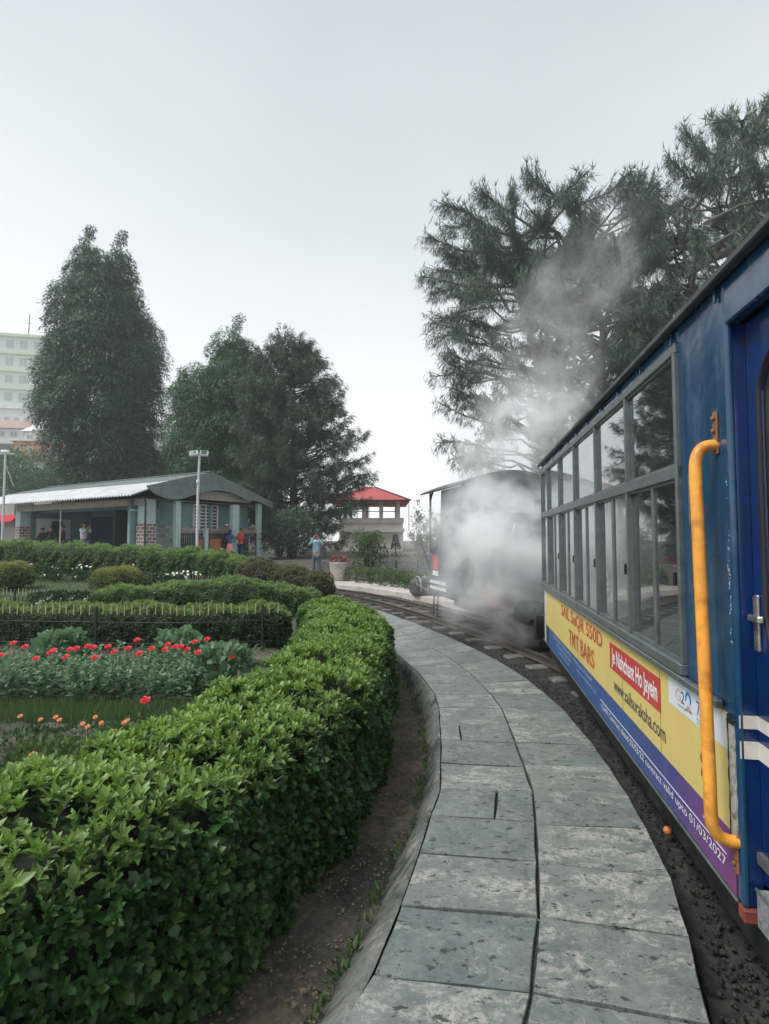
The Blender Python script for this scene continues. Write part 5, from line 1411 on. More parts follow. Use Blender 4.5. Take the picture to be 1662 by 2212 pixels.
# solebar, lip, underframe, bogies, buffers
cb('bottom_lip', 'alu', [(2.0, X1, -.002, .008, .188, .199)], bev=.002)
cb('red_corner', 'red_splash', [(1.955, 2.0, -.05, .004, .15, .192)], bev=.004)
cb('underframe', 'loco_black', [(X0, X1, -.16, -.06, .02, .187), (X0, X1, -W + .06, -W + .16, .02, .187), (X0 + .1, X1 - .1, -1.2, -.75, .05, .187)])
for xb in (1.45, 5.75):
    bg = cb('bogie', 'loco_black', [(xb - .55, xb + .55, -.60, -.54, .08, .2), (xb - .55, xb + .55, -1.38, -1.32, .08, .2), (xb - .1, xb + .1, -1.3, -.62, .1, .22)], bev=.01)
    for xw in (xb - .36, xb + .36):
        for yw in (-.66, -1.27):
            m = MB(); m.lathe([(.2, -.04), (.205, -.03), (.18, 0), (.18, .04), (.05, .05)], 24, Matrix.Translation((xw, yw, .16)) @ Matrix.Rotation(math.radians(90), 4, 'X'))
            m.build('wheel', M['rail'], bg)
m = MB()
for x in (2.9, 3.5, 4.2, 4.9): m.box(x, x + .25, -.5, -.2, -.02, .14, bev=.02)
m.tube([(2.1, -.25, .08), (6.5, -.25, .05)], .02, 6); m.build('brake_gear', M['loco_black'], coach)
cb('wooden_step_board', 'red_splash', [(1.2, 1.80, -.06, .10, -.10, -.07)], bev=.006)
cb('end_post', 'white_stripe', [(6.52, 6.60, .001, .004, .20, .80)])

# advert
ad = cb('advert_panel', 'vinyl_yellow', [(2.034, 6.50, .0005, .0035, .405, .800)])
b2 = cb('advert_strip', 'vinyl_blue', [(2.008, 6.28, .0005, .0035, .206, .4035)])
rb = cb('advert_box', 'vinyl_red', [(2.69, 3.60, .0038, .0055, .588, .747)], ad)
m = MB(); m.box(2.04, 2.585, .0038, .0052, .672, .790, bev=.0005); wb = m.build('logo_patch', M['vinyl_white'], ad)
m = MB(); m.box(6.44, 6.495, .0038, .0052, .66, .79); m.build('end_label', M['vinyl_white'], ad)
def lettering(txt, xs_, xe, z0, z1, mat, parent, y=.0062, bold=0.0, name='lettering', cap=None):
    cu = bpy.data.curves.new(name, 'FONT'); cu.body = txt; cu.size = 1; cu.extrude = 0.0; cu.offset = bold; cu.resolution_u = 4
    tmp = bpy.data.objects.new(name, cu); COL.objects.link(tmp)
    bpy.context.view_layer.update()
    dg = bpy.context.evaluated_depsgraph_get()
    me = bpy.data.meshes.new_from_object(tmp.evaluated_get(dg)); me.name = name
    bpy.data.objects.remove(tmp); bpy.data.curves.remove(cu)
    n = len(me.vertices); co = np.empty(n * 3, dtype=np.float32); me.vertices.foreach_get('co', co); co = co.reshape(-1, 3)
    x0, x1 = co[:, 0].min(), co[:, 0].max(); y0, y1 = co[:, 1].min(), co[:, 1].max()
    out = np.empty_like(co)
    out[:, 0] = xs_ + (co[:, 0] - x0) / (x1 - x0) * (xe - xs_)
    out[:, 2] = z0 + (co[:, 1] - y0) / (y1 - y0) * (z1 - z0)
    out[:, 1] = y
    me.vertices.foreach_set('co', out.ravel()); me.update(); me.materials.clear()
    return link(name, me, M[mat], parent)
lettering('SAIL SeQR 550D', 5.42, 3.79, .640, .772, 'ink_outline', ad, .0048, bold=.035)
lettering('SAIL SeQR 550D', 5.41, 3.80, .645, .767, 'ink_red', ad, .0062, bold=.0)
lettering('TMT BARS', 5.03, 4.04, .460, .600, 'ink_outline', ad, .0048, bold=.035)
lettering('TMT BARS', 5.02, 4.05, .465, .595, 'ink_red', ad, .0062)
lettering('Je Nishchant Ho Jayein', 3.55, 2.73, .600, .722, 'ink_white', rb, .0066, bold=.02)
lettering('www.sailsuraksha.com', 3.52, 2.64, .468, .545, 'ink_dark', ad, .0050, bold=.01)
lettering('G', 2.50, 2.445, .714, .762, 'ink_pink', wb, .0062)
lettering('2', 2.44, 2.405, .714, .762, 'ink_dark', wb, .0062)
def ringmesh(cx, cz, r0, r1, a0, a1, mat, name, parent, y=.0062, n=22):
    m = MB(); vs = []
    for i in range(n + 1):
        a = math.radians(a0 + (a1 - a0) * i / n); vs += [(cx - r0 * math.cos(a), y, cz + r0 * math.sin(a) * 1.1), (cx - r1 * math.cos(a), y, cz + r1 * math.sin(a) * 1.1)]
    m.add(vs, [(2 * i, 2 * i + 1, 2 * i + 3, 2 * i + 2) for i in range(n)]); m.build(name, M[mat], parent)
ringmesh(2.365, .745, .017, .030, -30, 200, 'ink_blue', 'globe_ring', wb)
for k, (a, mt) in enumerate([(-60, 'ink_pink'), (-30, 'ink_pink'), (0, 'ink_pink'), (30, 'ink_pink'), (60, 'ink_pink'), (-85, 'ink_green'), (85, 'ink_green')]):
    m = MB(); s, c = math.sin(math.radians(a)), math.cos(math.radians(a)); L_ = .030 if mt == 'ink_pink' else .038; bx, bz = 2.362, .700
    m.add([(bx, .0062, bz), (bx + s * L_ * .5 + c * .006, .0062, bz + c * L_ * .5 - s * .006), (bx + s * L_, .0062, bz + c * L_), (bx + s * L_ * .5 - c * .006, .0062, bz + c * L_ * .5 + s * .006)], [(3, 2, 1, 0)]); m.build('lotus_petal', M[mt], wb)
lettering('BHARAT 2023', 2.475, 2.39, .692, .700, 'ink_dark', wb, .0062)
lettering('7', 2.285, 2.25, .712, .768, 'ink_blue', wb, .0062)
lettering('5', 2.235, 2.195, .712, .768, 'ink_orange', wb, .0062)
lettering('Azadi Ka', 2.285, 2.20, .694, .704, 'ink_blue', wb, .0062)
lettering('Amrit Mahotsav', 2.285, 2.18, .680, .690, 'ink_green', wb, .0062)
lettering('( DHR Contract dated 02/03/22 contract valid upto 01/03/2027', 3.86, 2.075, .247, .292, 'ink_white', b2, .0050)
lettering('www.sail', 2.26, 2.10, .336, .356, 'ink_white', b2, .0050)
cb('white_rule', 'ink_white', [(2.07, 3.88, .0037, .0046, .3035, .3075)], b2)
lettering('STEEL AUTHORITY OF INDIA LIMITED', 5.95, 4.95, .352, .384, 'ink_pale', b2, .0050)
lettering('ISPAT BHAWAN LODI ROAD', 5.75, 4.95, .302, .330, 'ink_pale', b2, .0050)
lettering('NEW DELHI', 5.6, 5.05, .256, .280, 'ink_pale', b2, .0050)
lettering('THERE IS A LITTLE BIT', 4.85, 4.12, .352, .380, 'ink_pale', b2, .0050)
lettering('OF SAIL IN EVERYBODYS LIFE', 4.7, 4.0, .304, .322, 'ink_pale', b2, .0050)
# vertical joints and rivets of the advert sheet
m = MB()
for x in (3.33, 2.70, 4.6): m.box(x, x + .0022, .0036, .0044, .405, .80)
m.build('sheet_joint', M['gasket'], ad)
m = MB()
for k in range(24): m.blob((2.2 + k * .18, .0305, .822), (.004, .002, .004), 6, 4)
m.build('rivets', M['gasket'], sill)

# ------------------------------------------------------------------ steam locomotive
loco = thing('steam_locomotive', 'dark steam locomotive half hidden in its own white steam', 'locomotive', (2.70, 6.98, 0), math.radians(104))
def lb(name, mat, boxes, parent=None, bev=0.0):
    m = MB()
    for b in boxes: m.box(*b, bev=bev)
    return m.build(name, M[mat], parent or loco)
YX = lambda x, z: Matrix.Translation((x, 0, z)) @ Matrix.Rotation(math.radians(90), 4, 'Y')
lb('footplate', 'loco_black', [(0, 3.95, -.9, .9, .335, .385)], bev=.006)
lb('buffer_beam', 'loco_black', [(-.06, 0, -.85, .85, .14, .44)], bev=.01)
m = MB(); m.lathe([(.40, 0), (.42, .02), (.42, 1.95), (.40, 2.0)], 28, YX(.28, 1.02)); m.build('boiler', M['loco'], loco)
m = MB(); m.lathe([(.44, 0), (.46, .02), (.46, .42), (.44, .44)], 28, YX(.12, 1.02)); m.lathe([(.30, 0), (.32, .03), (.1, .06)], 24, YX(.06, 1.02)); sb = m.build('smokebox', M['loco_black'], loco)
m = MB(); m.lathe([(.17, 0), (.12, .12), (.115, .62), (.145, .66), (.15, .72)], 20, Matrix.Translation((.36, 0, 1.42))); m.build('chimney', M['loco_black'], loco)
m = MB(); m.lathe([(.17, 0), (.165, .2), (.12, .32), (.03, .37)], 20, Matrix.Translation((1.35, 0, 1.45))); m.build('steam_dome', M['loco'], loco)
# saddle tank
m = MB(); P = []
for i in range(15):
    a = math.pi * (-.08 + 1.16 * i / 14); P.append((.60 * math.cos(a), 1.02 + .56 * math.sin(a)))
Q = [(.44 * y / .60, 1.02 + (z - 1.02) * .76) for y, z in reversed(P)]
m.prism(P + Q, 'x', .62, 2.18); m.build('saddle_tank', M['loco'], loco)
# cab: sides with cut-away doorway, end sheets, roof, posts
side = [(2.28, .39), (3.92, .39), (3.92, 1.12), (3.52, 1.12), (3.40, 1.32), (3.30, 1.62), (3.24, 2.30), (2.28, 2.30)]
m = MB(); m.prism(side, 'y', .86, .885); cab = m.build('cab', M['loco'], loco)
m = MB(); m.prism(side, 'y', -.885, -.86); m.build('side_sheet', M['loco'], cab)
m = MB(); m.box(2.255, 2.28, -.885, -.44, .39, 2.34); m.box(2.255, 2.28, .44, .885, .39, 2.34); m.box(2.255, 2.28, -.44, .44, 1.6, 2.50); m.build('front_sheet', M['loco'], cab)
m = MB(); m.box(3.9, 3.925, -.885, .885, .39, 1.25); m.build('bunker_sheet', M['loco'], cab)
m = MB()
for y in (.87, -.87): m.tube([(3.9, y, .4), (3.9, y, 2.32)], .022, 8)
for y in (.87, -.87):
    m.tube([(3.9, y, 2.15), (3.85, y, 2.22), (3.75, y, 2.31)], .018, 6)
m.build('roof_post', M['loco_black'], cab)
m = MB(); P = [(-1.02 + 2.04 * i / 16, 2.30 + .27 * math.sin(math.pi * i / 16)) for i in range(17)]
m.prism(P + [(y, z - .03) for y, z in reversed(P)], 'x', 2.05, 4.08); m.build('cab_roof', M['loco_black'], cab)
for (z0, z1) in ((.545, .605), (.435, .495)): lb('white_stripe', 'white', [(3.0, 3.90, .886, .889, z0, z1)], cab)
lb('red_plate', 'loco_red', [(3.42, 3.72, .886, .890, .82, 1.08)], cab); lb('white_plate', 'white', [(3.42, 3.72, .886, .890, .70, .79)], cab)
lb('cab_interior', 'loco_black', [(2.4, 3.0, -.5, .5, .39, 1.7)], cab)
for y in (.62, -.62):
    m = MB(); m.lathe([(.14, 0), (.15, .015), (.12, .02)], 18, Matrix.Translation((2.255, y, 1.95)) @ Matrix.Rotation(math.radians(-90), 4, 'Y'))
    m.build('spectacle_window', M['window_dark'], cab)
# running gear
for x in (1.0, 2.1):
    for y in (.34, -.34):
        m = MB(); MX = Matrix.Translation((x, y, .26)) @ Matrix.Rotation(math.radians(90), 4, 'X')
        ringp = []
        m.lathe([(.28, -.05), (.33, -.045), (.30, -.03), (.30, .03), (.25, .03), (.25, -.03)], 28, MX)
        for q in range(8):
            a = q * math.pi / 4; m.tube([MX @ Vector((0, 0, 0)), MX @ Vector((.27 * math.cos(a), .27 * math.sin(a), 0))], .018, 5)
        m.lathe([(.06, -.06), (.07, -.05), (.07, .05), (.06, .06)], 14, MX)
        m.build('wheel', M['loco_black'], loco)
for y in (.62, -.62):
    m = MB(); m.lathe([(.15, 0), (.17, .02), (.17, .42), (.15, .44)], 20, YX(.2, .40) @ Matrix.Translation((0, y, 0))); m.build('cylinder', M['loco_black'], loco)
    m = MB(); m.box(.6, 2.15, y * .74 - .015, y * .74 + .015, .20, .25, bev=.006); m.tube([(.64, y * .8, .38), (1.0, y * .78, .24), (2.1, y * .78, .22)], .018, 6); m.build('coupling_rod', M['rail'], loco)
    m = MB(); m.tube([(.3, y * .82, 1.28), (1.2, y * .84, 1.30), (2.25, y * .84, 1.30)], .014, 6)
    for x in (.4, 1.2, 2.1): m.tube([(x, y * .70, 1.25), (x, y * .83, 1.29)], .009, 5)
    m.build('handrail', M['chrome'], loco)
m = MB(); m.tube([(.9, .62, .42), (.9, .72, .9), (.95, .66, 1.35), (1.1, .5, 1.62)], .03, 8); m.tube([(1.7, .75, .36), (1.75, .8, .9), (1.9, .7, 1.5), (2.2, .6, 1.75)], .025, 8); m.tube([(.5, .45, 1.75), (1.4, .5, 1.83), (2.2, .5, 1.85)], .02, 8); m.build('pipework', M['chrome'], loco)
m = MB(); m.lathe([(.10, 0), (.13, .02), (.13, .13), (.08, .2)], 18, YX(-.02, 1.62) @ Matrix.Rotation(math.pi, 4, 'Y')); m.build('headlamp', M['loco_black'], loco)
m = MB(); m.box(.95, 1.25, .62, .86, .385, .62, bev=.02); m.blob((1.55, .72, .52), (.12, .12, .16), 12, 8); m.build('sandbox', M['loco_red'], loco)
m = MB()
for x in (3.5, 3.72):
    m.tube([(x, .86, .36), (x, .88, -.06)], .014, 6)
m.box(3.48, 3.74, .80, .94, -.08, -.055); m.box(3.48, 3.74, .80, .92, .12, .14); m.build('cab_steps', M['loco_black'], loco)
m = MB(); m.box(.3, 3.7, .40, .46, .10, .335); m.box(.3, 3.7, -.46, -.40, .10, .335); m.build('frame', M['loco_black'], loco)
m = MB(); m.box(3.3, 3.85, -.8, .8, 1.1, 1.22); 
for q in range(60): m.blob((random.uniform(3.55, 3.85), random.uniform(-.7, .7), 1.22 + random.uniform(-.02, .05)), (.05, .05, .04), 6, 4, noise=.3)
m.build('coal', M['gasket'], loco)
# coupling between engine and coach
m = MB(); m.box(-.32, -.06, -.05, .05, .22, .30, bev=.02); m.tube([(-.06, .3, .25), (-.15, .34, .05), (-.3, .32, .0), (-.42, .3, .2)], .02, 6); m.build('coupling', M['loco_black'], loco)

# ------------------------------------------------------------------ steam
def steam():
    mat = bpy.data.materials.new('steam_vapour'); t = NT(mat)
    pos = t.obj
    warp = t.n('ShaderNodeTexNoise', Vector=pos, Scale=.8, Detail=3.0)
    off = t.n('ShaderNodeVectorMath', _operation='SCALE', i0=t.n('ShaderNodeVectorMath', _operation='SUBTRACT', i0=warp.outputs['Color'], i1=(.5, .5, .5)).outputs[0], Scale=2.2).outputs[0]
    p2 = t.n('ShaderNodeVectorMath', _operation='ADD', i0=pos, i1=off).outputs[0]
    blobs = [((1.62, 7.45, .85), 1.1, 1.7), ((1.95, 7.2, 1.4), .9, 1.6), ((1.2, 7.6, .45), .75, 1.0), ((1.3, 7.9, 1.5), .9, .9), ((1.15, 8.6, 1.2), .9, .5), ((1.9, 6.95, .15), .7, .9), ((1.55, 8.6, 2.7), 1.1, .42), ((2.5, 9.0, 3.0), 1.3, .42), ((2.6, 9.2, 3.9), 1.3, .22), ((3.1, 9.4, 4.9), 1.35, .15), ((3.6, 9.6, 5.9), 1.35, .11), ((4.2, 9.8, 6.9), 1.3, .08)]
    acc = None
    for c, r, w in blobs:
        d = t.n('ShaderNodeVectorMath', _operation='DISTANCE', i0=p2, i1=c).outputs['Value']
        f = t.n('ShaderNodeMapRange', _interpolation_type='SMOOTHSTEP', Value=d, i1=0.0, i2=r, i3=w, i4=0.0).outputs[0]
        acc = f if acc is None else t.math('ADD', acc, f)
    nz = t.n('ShaderNodeTexNoise', Vector=p2, Scale=1.7, Detail=8.0, Roughness=.62).outputs['Fac']
    br = t.n('ShaderNodeMapRange', Value=nz, i1=.43, i2=.64, i3=.0, i4=1.9).outputs[0]
    den = t.math('MULTIPLY', t.math('MULTIPLY', acc, br), 2.0)
    v = t.n('ShaderNodeVolumePrincipled', Color=(.985, .99, .995), Density=den, Anisotropy=.0)
    t.nt.links.new(v.outputs[0], t.out.inputs['Volume'])
    mat.cycles.volume_step_rate = .28
    pts = [(1.55, 7.35, -.12), (1.5, 7.6, .3), (1.5, 7.8, .9), (1.6, 8.0, 1.7), (2.1, 8.3, 2.5), (2.5, 8.9, 3.3), (2.95, 9.25, 4.2), (3.4, 9.45, 5.1), (3.85, 9.65, 6.1), (4.3, 9.8, 7.2), (4.6, 9.9, 8.2)]
    rad = [.95, 1.4, 1.6, 1.6, 1.6, 1.7, 1.7, 1.7, 1.7, 1.5, .9]
    m = MB(); m.tube(pts, rad, 14)
    # closed hull following the plume
    o = m.build('steam', mat); tag(o, 'white steam billowing round the locomotive and drifting up to the right', 'steam', kind='stuff')
steam()
# ------------------------------------------------------------------ station building
BO = (-9.0, 20.0, .43)
st_ = thing('station_building', 'teal single storey station building with scalloped grey gable and open veranda', 'building', BO, math.atan2(.853, .522))
def fac(zx, zy, yo):
    """photo point (enlarged-crop units) on the facade plane y=yo -> local x, z"""
    dx, dy = zx / 2.7425, (1100 + zy / 2.374) / 1.1552
    X0_, Y0_ = BO[0] - .853 * yo, BO[1] + .522 * yo
    m_ = (dx - 831) / 1150
    t = (m_ * Y0_ - X0_) / (.522 - .853 * m_)
    p = at(dx, dy, Y=Y0_ + .853 * t)
    return t, p.z - BO[2]
def sbx(name, mat, boxes, parent=None, bev=0.0):
    m = MB()
    for b in boxes: m.box(*b, bev=bev)
    return m.build(name, M[mat] if isinstance(mat, str) else mat, parent or st_)
RX, RZ = 3.05, 3.66     # ridge
LEN = 12.5
top = [fac(x, y, -.6) for x, y in [(858, 266), (1000, 236), (1130, 208), (1252, 186), (1380, 248), (1500, 308), (1612, 366)]]
bot = [fac(x, y, -.6) for x, y in [(1612, 402), (1545, 366), (1505, 354), (1462, 357), (1430, 336), (1400, 322), (1365, 308), (1330, 299), (1280, 294), (1230, 297), (1180, 307), (1140, 322), (1100, 337), (1060, 347), (1010, 347), (960, 336), (910, 314), (875, 285)]]
EL = top[0]; ER = top[-1]; PK = top[3]
m = MB(); m.prism(top + bot, 'y', -.64, -.60); m.build('gable_fascia', M['roof_grey'], st_)
# roof slopes
def slope(xa, za, xb, zb, y0, y1, mat, name, corr=True, th=.03, period=.19, amp=.03):
    m = MB(); ny_ = int((y1 - y0) / period * 6) if corr else 2; vs = []
    for j in range(ny_ + 1):
        y = y0 + (y1 - y0) * j / ny_; dz = amp * math.sin(2 * math.pi * y / period) if corr else 0
        for (x, z) in ((xa, za), (xb, zb)): vs.append((x, y, z + dz))
        for (x, z) in ((xa, za), (xb, zb)): vs.append((x, y, z + dz - th))
    fs = []
    for j in range(ny_):
        o = j * 4; fs += [(o, o + 1, o + 5, o + 4), (o + 3, o + 2, o + 6, o + 7), (o + 2, o, o + 4, o + 6)]
    m.add(vs, fs, False); return m.build(name, mat, st_)
XE, ZE = EL[0] - .05, EL[1] - .05
RXX, RZZ = PK[0], PK[1] - .06
mx_, mz_ = XE + (RXX - XE) * .42, ZE + (RZZ - ZE) * .42
slope(XE - .45, ZE - .30, mx_, mz_ + .03, -.56, LEN, M['corr'], 'roof_sheet_lower')
slope(mx_ - .12, mz_ + .02, RXX + .02, RZZ + .06, -.56, LEN, M['roof_grey'], 'roof_sheet_upper', period=.22, amp=.02)
slope(RXX, RZZ + .05, ER[0] + .05, ER[1] - .02, -.56, LEN, M['roof_grey'], 'roof_sheet_rear', period=.22, amp=.02)
sbx('ridge_cap', 'roof_grey', [(RXX - .12, RXX + .12, -.6, LEN, RZZ + .06, RZZ + .10)], bev=.01)
sbx('eaves_beam', 'planter', [(-.12, .04, .02, LEN - 2.9, ZE - .62, ZE - .36)], bev=.01)
HC = ZE - .40
sbx('ceiling', 'ceiling', [(-.1, 5.9, .0, LEN - 2.9, HC + .03, HC + .06)])
# corner pillar and end pillar: stone below, paint above
for yy_, nm in ((0.0, 'brick_pillar'), (9.45, 'end_pillar')):
    p = sbx('pillar', 'teal_pale', [(-.02, .44, yy_, yy_ + .44, 1.54, HC + .02)])
    sbx('pillar_base', 'brick', [(-.05, .47, yy_ - .03, yy_ + .47, 0, 1.54)], p)
sbx('wall', 'teal', [(.9, 1.1, .45, 9.5, 2.2, HC), (3.4, 3.55, .45, 9.6, 0, HC), (.45, 3.4, 9.6, 9.75, 0, HC)])
sbx('mural', 'mural', [(3.36, 3.395, 2.2, 9.5, .2, HC - .35)])
sbx('end_window', 'white', [(.75, 2.35, 9.56, 9.595, .95, 1.95)]); sbx('end_window_glass', 'window_dark', [(1.45, 1.95, 9.54, 9.557, 1.05, 1.85)])
m = MB(); m.tube([(-.02, 5.9, 0), (-.02, 5.9, HC)], .03, 8); m.build('veranda_post', M['pole'], st_)
m = MB(); m.tube([(-.2, -.3, 0), (-.2, -.3, ZE - .5), (-.3, -.3, ZE - .32)], .035, 8); m.build('drain_pipe', M['steel_dark'], st_)
# facade wall
FY = .55
def fx_(zx, yo=FY): return fac(zx, 500, yo)[0]
xd0, xd1, xs0, xs1 = fx_(770), fx_(893), fx_(905), fx_(1035)
xw0, xw1 = fx_(1143), fx_(1290)
xe = 5.75
zs = 1.5
sbx('front_wall', 'teal', [(.45, xd0, FY, FY + .15, 0, HC), (xd0, xd1, FY, FY + .15, 2.05, HC), (xd1, xw0, FY, FY + .15, zs, HC), (xw0, xw1, FY, FY + .15, 2.45, HC), (xw0, xw1, FY, FY + .15, 0, 1.35), (xw1, xe, FY, FY + .15, zs, HC), (xe - .15, xe, FY + .16, 6, 0, HC)])
sbx('stone_wall', 'stone', [(xd1 + .062, xw0 - .002, FY - .03, FY + .13, 0, zs - .002)])
sbx('stone_wall', 'stone', [(xw1 + .002, xe, FY - .03, FY + .13, 0, zs - .002)])
d = sbx('door', 'door_dark', [(xd0 + .55, xd1 - .04, FY + .05, FY + .09, .02, 2.03)])
sbx('door_frame', 'teal_pale', [(xd1 - .04, xd1 + .06, FY - .04, FY + .04, 0, 2.1), (xd0, xd1 - .041, FY - .04, FY + .04, 2.03, 2.1)], d)
sbx('dark_doorway_sheet', 'black_cloth', [(xd0, xd1, FY + 1.0, FY + 1.05, 0, 2.1)])  # black sheet painted for the dark of the doorway, no room modelled
w = sbx('window', 'white', [(xw0, xw0 + .05, FY - .03, FY + .02, 1.35, 2.45), (xw1 - .05, xw1, FY - .03, FY + .02, 1.35, 2.45), (xw0 + .051, xw1 - .051, FY - .03, FY + .02, 2.40, 2.45), (xw0 + .051, xw1 - .051, FY - .03, FY + .02, 1.35, 1.40)])
bars = MB()
for k in range(1, 4):
    x = xw0 + (xw1 - xw0) * k / 4; bars.box(x - .025, x + .025, FY - .028, FY + .015, 1.401, 2.399)
for k in range(1, 7):
    z = 1.40 + 1.0 * k / 7; bars.box(xw0 + .051, xw1 - .051, FY - .02, FY + .005, z - .018, z + .018)
bars.build('glazing_bars', M['white'], w)
sbx('pane', 'window_dark', [(xw0 + .051, xw1 - .051, FY + .03, FY + .035, 1.401, 2.399)], w)
# porch posts, beam, floor
PY = -.28
posts = [fx_(1048, PY), fx_(1390, PY), fx_(1532, PY)]
for k, x in enumerate(posts):
    hw_ = [.11, .19, .11][k]
    sbx('porch_post', 'teal_pale', [(x - hw_, x + hw_, PY - .1, PY + .1, 0, min(HC, PK[1] - abs(x - PK[0]) * .33 - .25) if k < 2 else fac(1532, 372, PY)[1])], bev=.01)
sbx('arch_panel', 'planter', [(fx_(1180, PY), fx_(1480, PY), PY - .05, PY + .05, fac(1330, 352, PY)[1] - .04, fac(1330, 300, PY)[1] - .05)])
sbx('floor', 'concrete', [(-.1, 6.3, PY - .25, 9.8, -.02, .03)])
sbx('step', 'teal_pale', [(fx_(1225, PY), posts[2] + .15, PY - .42, PY - .26, -.02, .16)], bev=.01)
# porch fence and wooden gate
pf = thing('porch_fence', 'dark porch fence with faded pointed tips between the teal posts', 'fence', BO, math.atan2(.853, .522))
m = MB(); m2 = MB(); m3 = MB(); x = posts[0] + .15; FYp = PY - .02
while x < posts[2] - .12:
    if abs(x - posts[1]) > .22:
        m.box(x - .012, x + .012, FYp - .01, FYp + .01, .12, 1.22); m2.box(x - .014, x + .014, FYp - .012, FYp + .012, 1.2205, 1.38)
    x += .085
m3.box(posts[0] + .11, posts[2] - .11, FYp + .012, FYp + .03, .3, .34); m3.box(posts[0] + .11, posts[2] - .11, FYp + .012, FYp + .03, 1.12, 1.16)
for q in (1095, 1130, 1465, 1500): 
    xx = fx_(q, PY); m3.lathe([(.03, -.02), (.07, 0), (.03, .02)], 10, Matrix.Translation((xx, FYp - .03, .55)) @ Matrix.Rotation(math.radians(90), 4, 'X'))
build_two('slat_panel', m, M['iron'], m2, M['tip_pink'], pf); m3.build('rail', M['iron'], pf)
for nm, za, zb, lab in (('wooden_gate', 1238, 1313, 'slatted orange brown wooden gate right of the short teal post'), ('wooden_gate', 1168, 1206, 'narrow slatted brown gate between lamp pole and short teal post')):
    g = thing(nm, lab, 'gate', BO, math.atan2(.853, .522), 'wooden gates on the porch')
    xa, xb = fx_(za, PY - .3), fx_(zb, PY - .3); y_ = PY - .3
    m = MB(); n = max(3, int((xb - xa) / .085))
    for k in range(n):
        a = xa + .04 + (xb - xa - .08) * k / n; m.box(a, a + (xb - xa - .08) / n - .008, y_ - .01, y_ + .01, .2, .98)
    m.build('slats', M['wood'], g)
    m = MB(); m.box(xa, xb, y_ - .03, y_ - .012, .98, 1.04); m.box(xa, xb, y_ - .03, y_ - .012, .12, .19); m.box(xa, xa + .045, y_ - .029, y_ - .012, .19, .98); m.box(xb - .045, xb, y_ - .029, y_ - .012, .19, .98)
    m.build('frame', M['wood_dark'], g)
tp = thing('gate_post', 'short square pale teal gate post on the porch', 'post', BO, math.atan2(.853, .522))
xx = fx_(1221, PY - .3); m = MB(); m.box(xx - .075, xx + .075, PY - .38, PY - .22, 0, 1.36, bev=.01); m.box(xx - .095, xx + .095, PY - .40, PY - .20, 1.361, 1.40, bev=.01); m.build('shaft', M['teal_pale'], tp)
# bench inside the veranda
bn = thing('bench', 'long dark bench along the veranda by the seated people', 'bench', BO, math.atan2(.853, .522))
sbx('seat', 'wood_dark', [(.55, .95, 6.6, 9.3, .60, .66)], bn, .01); 
for y in (6.8, 8.0, 9.1): sbx('leg', 'wood_dark', [(.6, .9, y, y + .07, .03, .60)], bn)
b2n = thing('bench', 'pale bench against the blue mural behind the standing man', 'bench', BO, math.atan2(.853, .522))
sbx('seat', 'planter', [(2.6, 3.1, 1.5, 5.5, .5, .57)], b2n, .01)
for y in (1.7, 3.4, 5.2): sbx('leg', 'planter', [(2.65, 3.05, y, y + .1, .03, .50)], b2n)

# lamp post
lp = thing('lamp_post', 'slim silver lamp post with two square floodlights in front of the gable', 'lamp post', (-5.98, 17.0, gz(-5.98, 17.0)), 0)
HT = at(422, 985, Y=17.0).z - gz(-5.98, 17.0)
m = MB(); m.tube([(0, 0, -.1), (0, 0, 2.9), (.03, 0, HT)], [.045, .042, .035], 10); m.lathe([(.05, 0), (.06, .03), (.06, .1), (.045, .13)], 10, Matrix.Translation((0, 0, HT - .9))); m.build('pole', M['pole'], lp)
m = MB(); m.tube([(-.2, 0, HT), (.26, 0, HT)], .02, 6); m.build('cross_arm', M['pole'], lp)
for s, r in ((-.14, -.15), (.19, .1)):
    Mx = Matrix.Translation((s, -.03, HT + .08)) @ Matrix.Rotation(r, 4, 'Y') @ Matrix.Rotation(math.radians(-25), 4, 'X')
    m = MB(); m.box(-.13, .13, -.05, .05, -.09, .09, M=Mx, bev=.02); f = m.build('floodlight', M['white'], lp)
    m = MB(); m.box(-.1, .1, -.056, -.051, -.07, .07, M=Mx); m.build('lens', M['window_dark'], f)
lp2 = thing('lamp_post', 'thin pale pole with a small cross arm at the far left edge', 'lamp post', (-15.35, 21.4, .4), 0)
H2 = at(6, 975, Y=21.4).z - .4
m = MB(); m.tube([(0, 0, -.1), (.0, 0, H2)], [.055, .035], 8); m.build('pole', M['pole'], lp2)
m = MB(); m.tube([(-.3, 0, H2 - .1), (.35, 0, H2 - .1)], .025, 6); m.tube([(.0, 0, H2 - .5), (.38, 0, H2 - 1.4)], .012, 5); m.build('cross_arm', M['pole'], lp2)
m = MB(); m.box(-.16, .14, -.08, .08, H2 - .06, H2 + .05, bev=.02); m.build('lamp_head', M['white'], lp2)

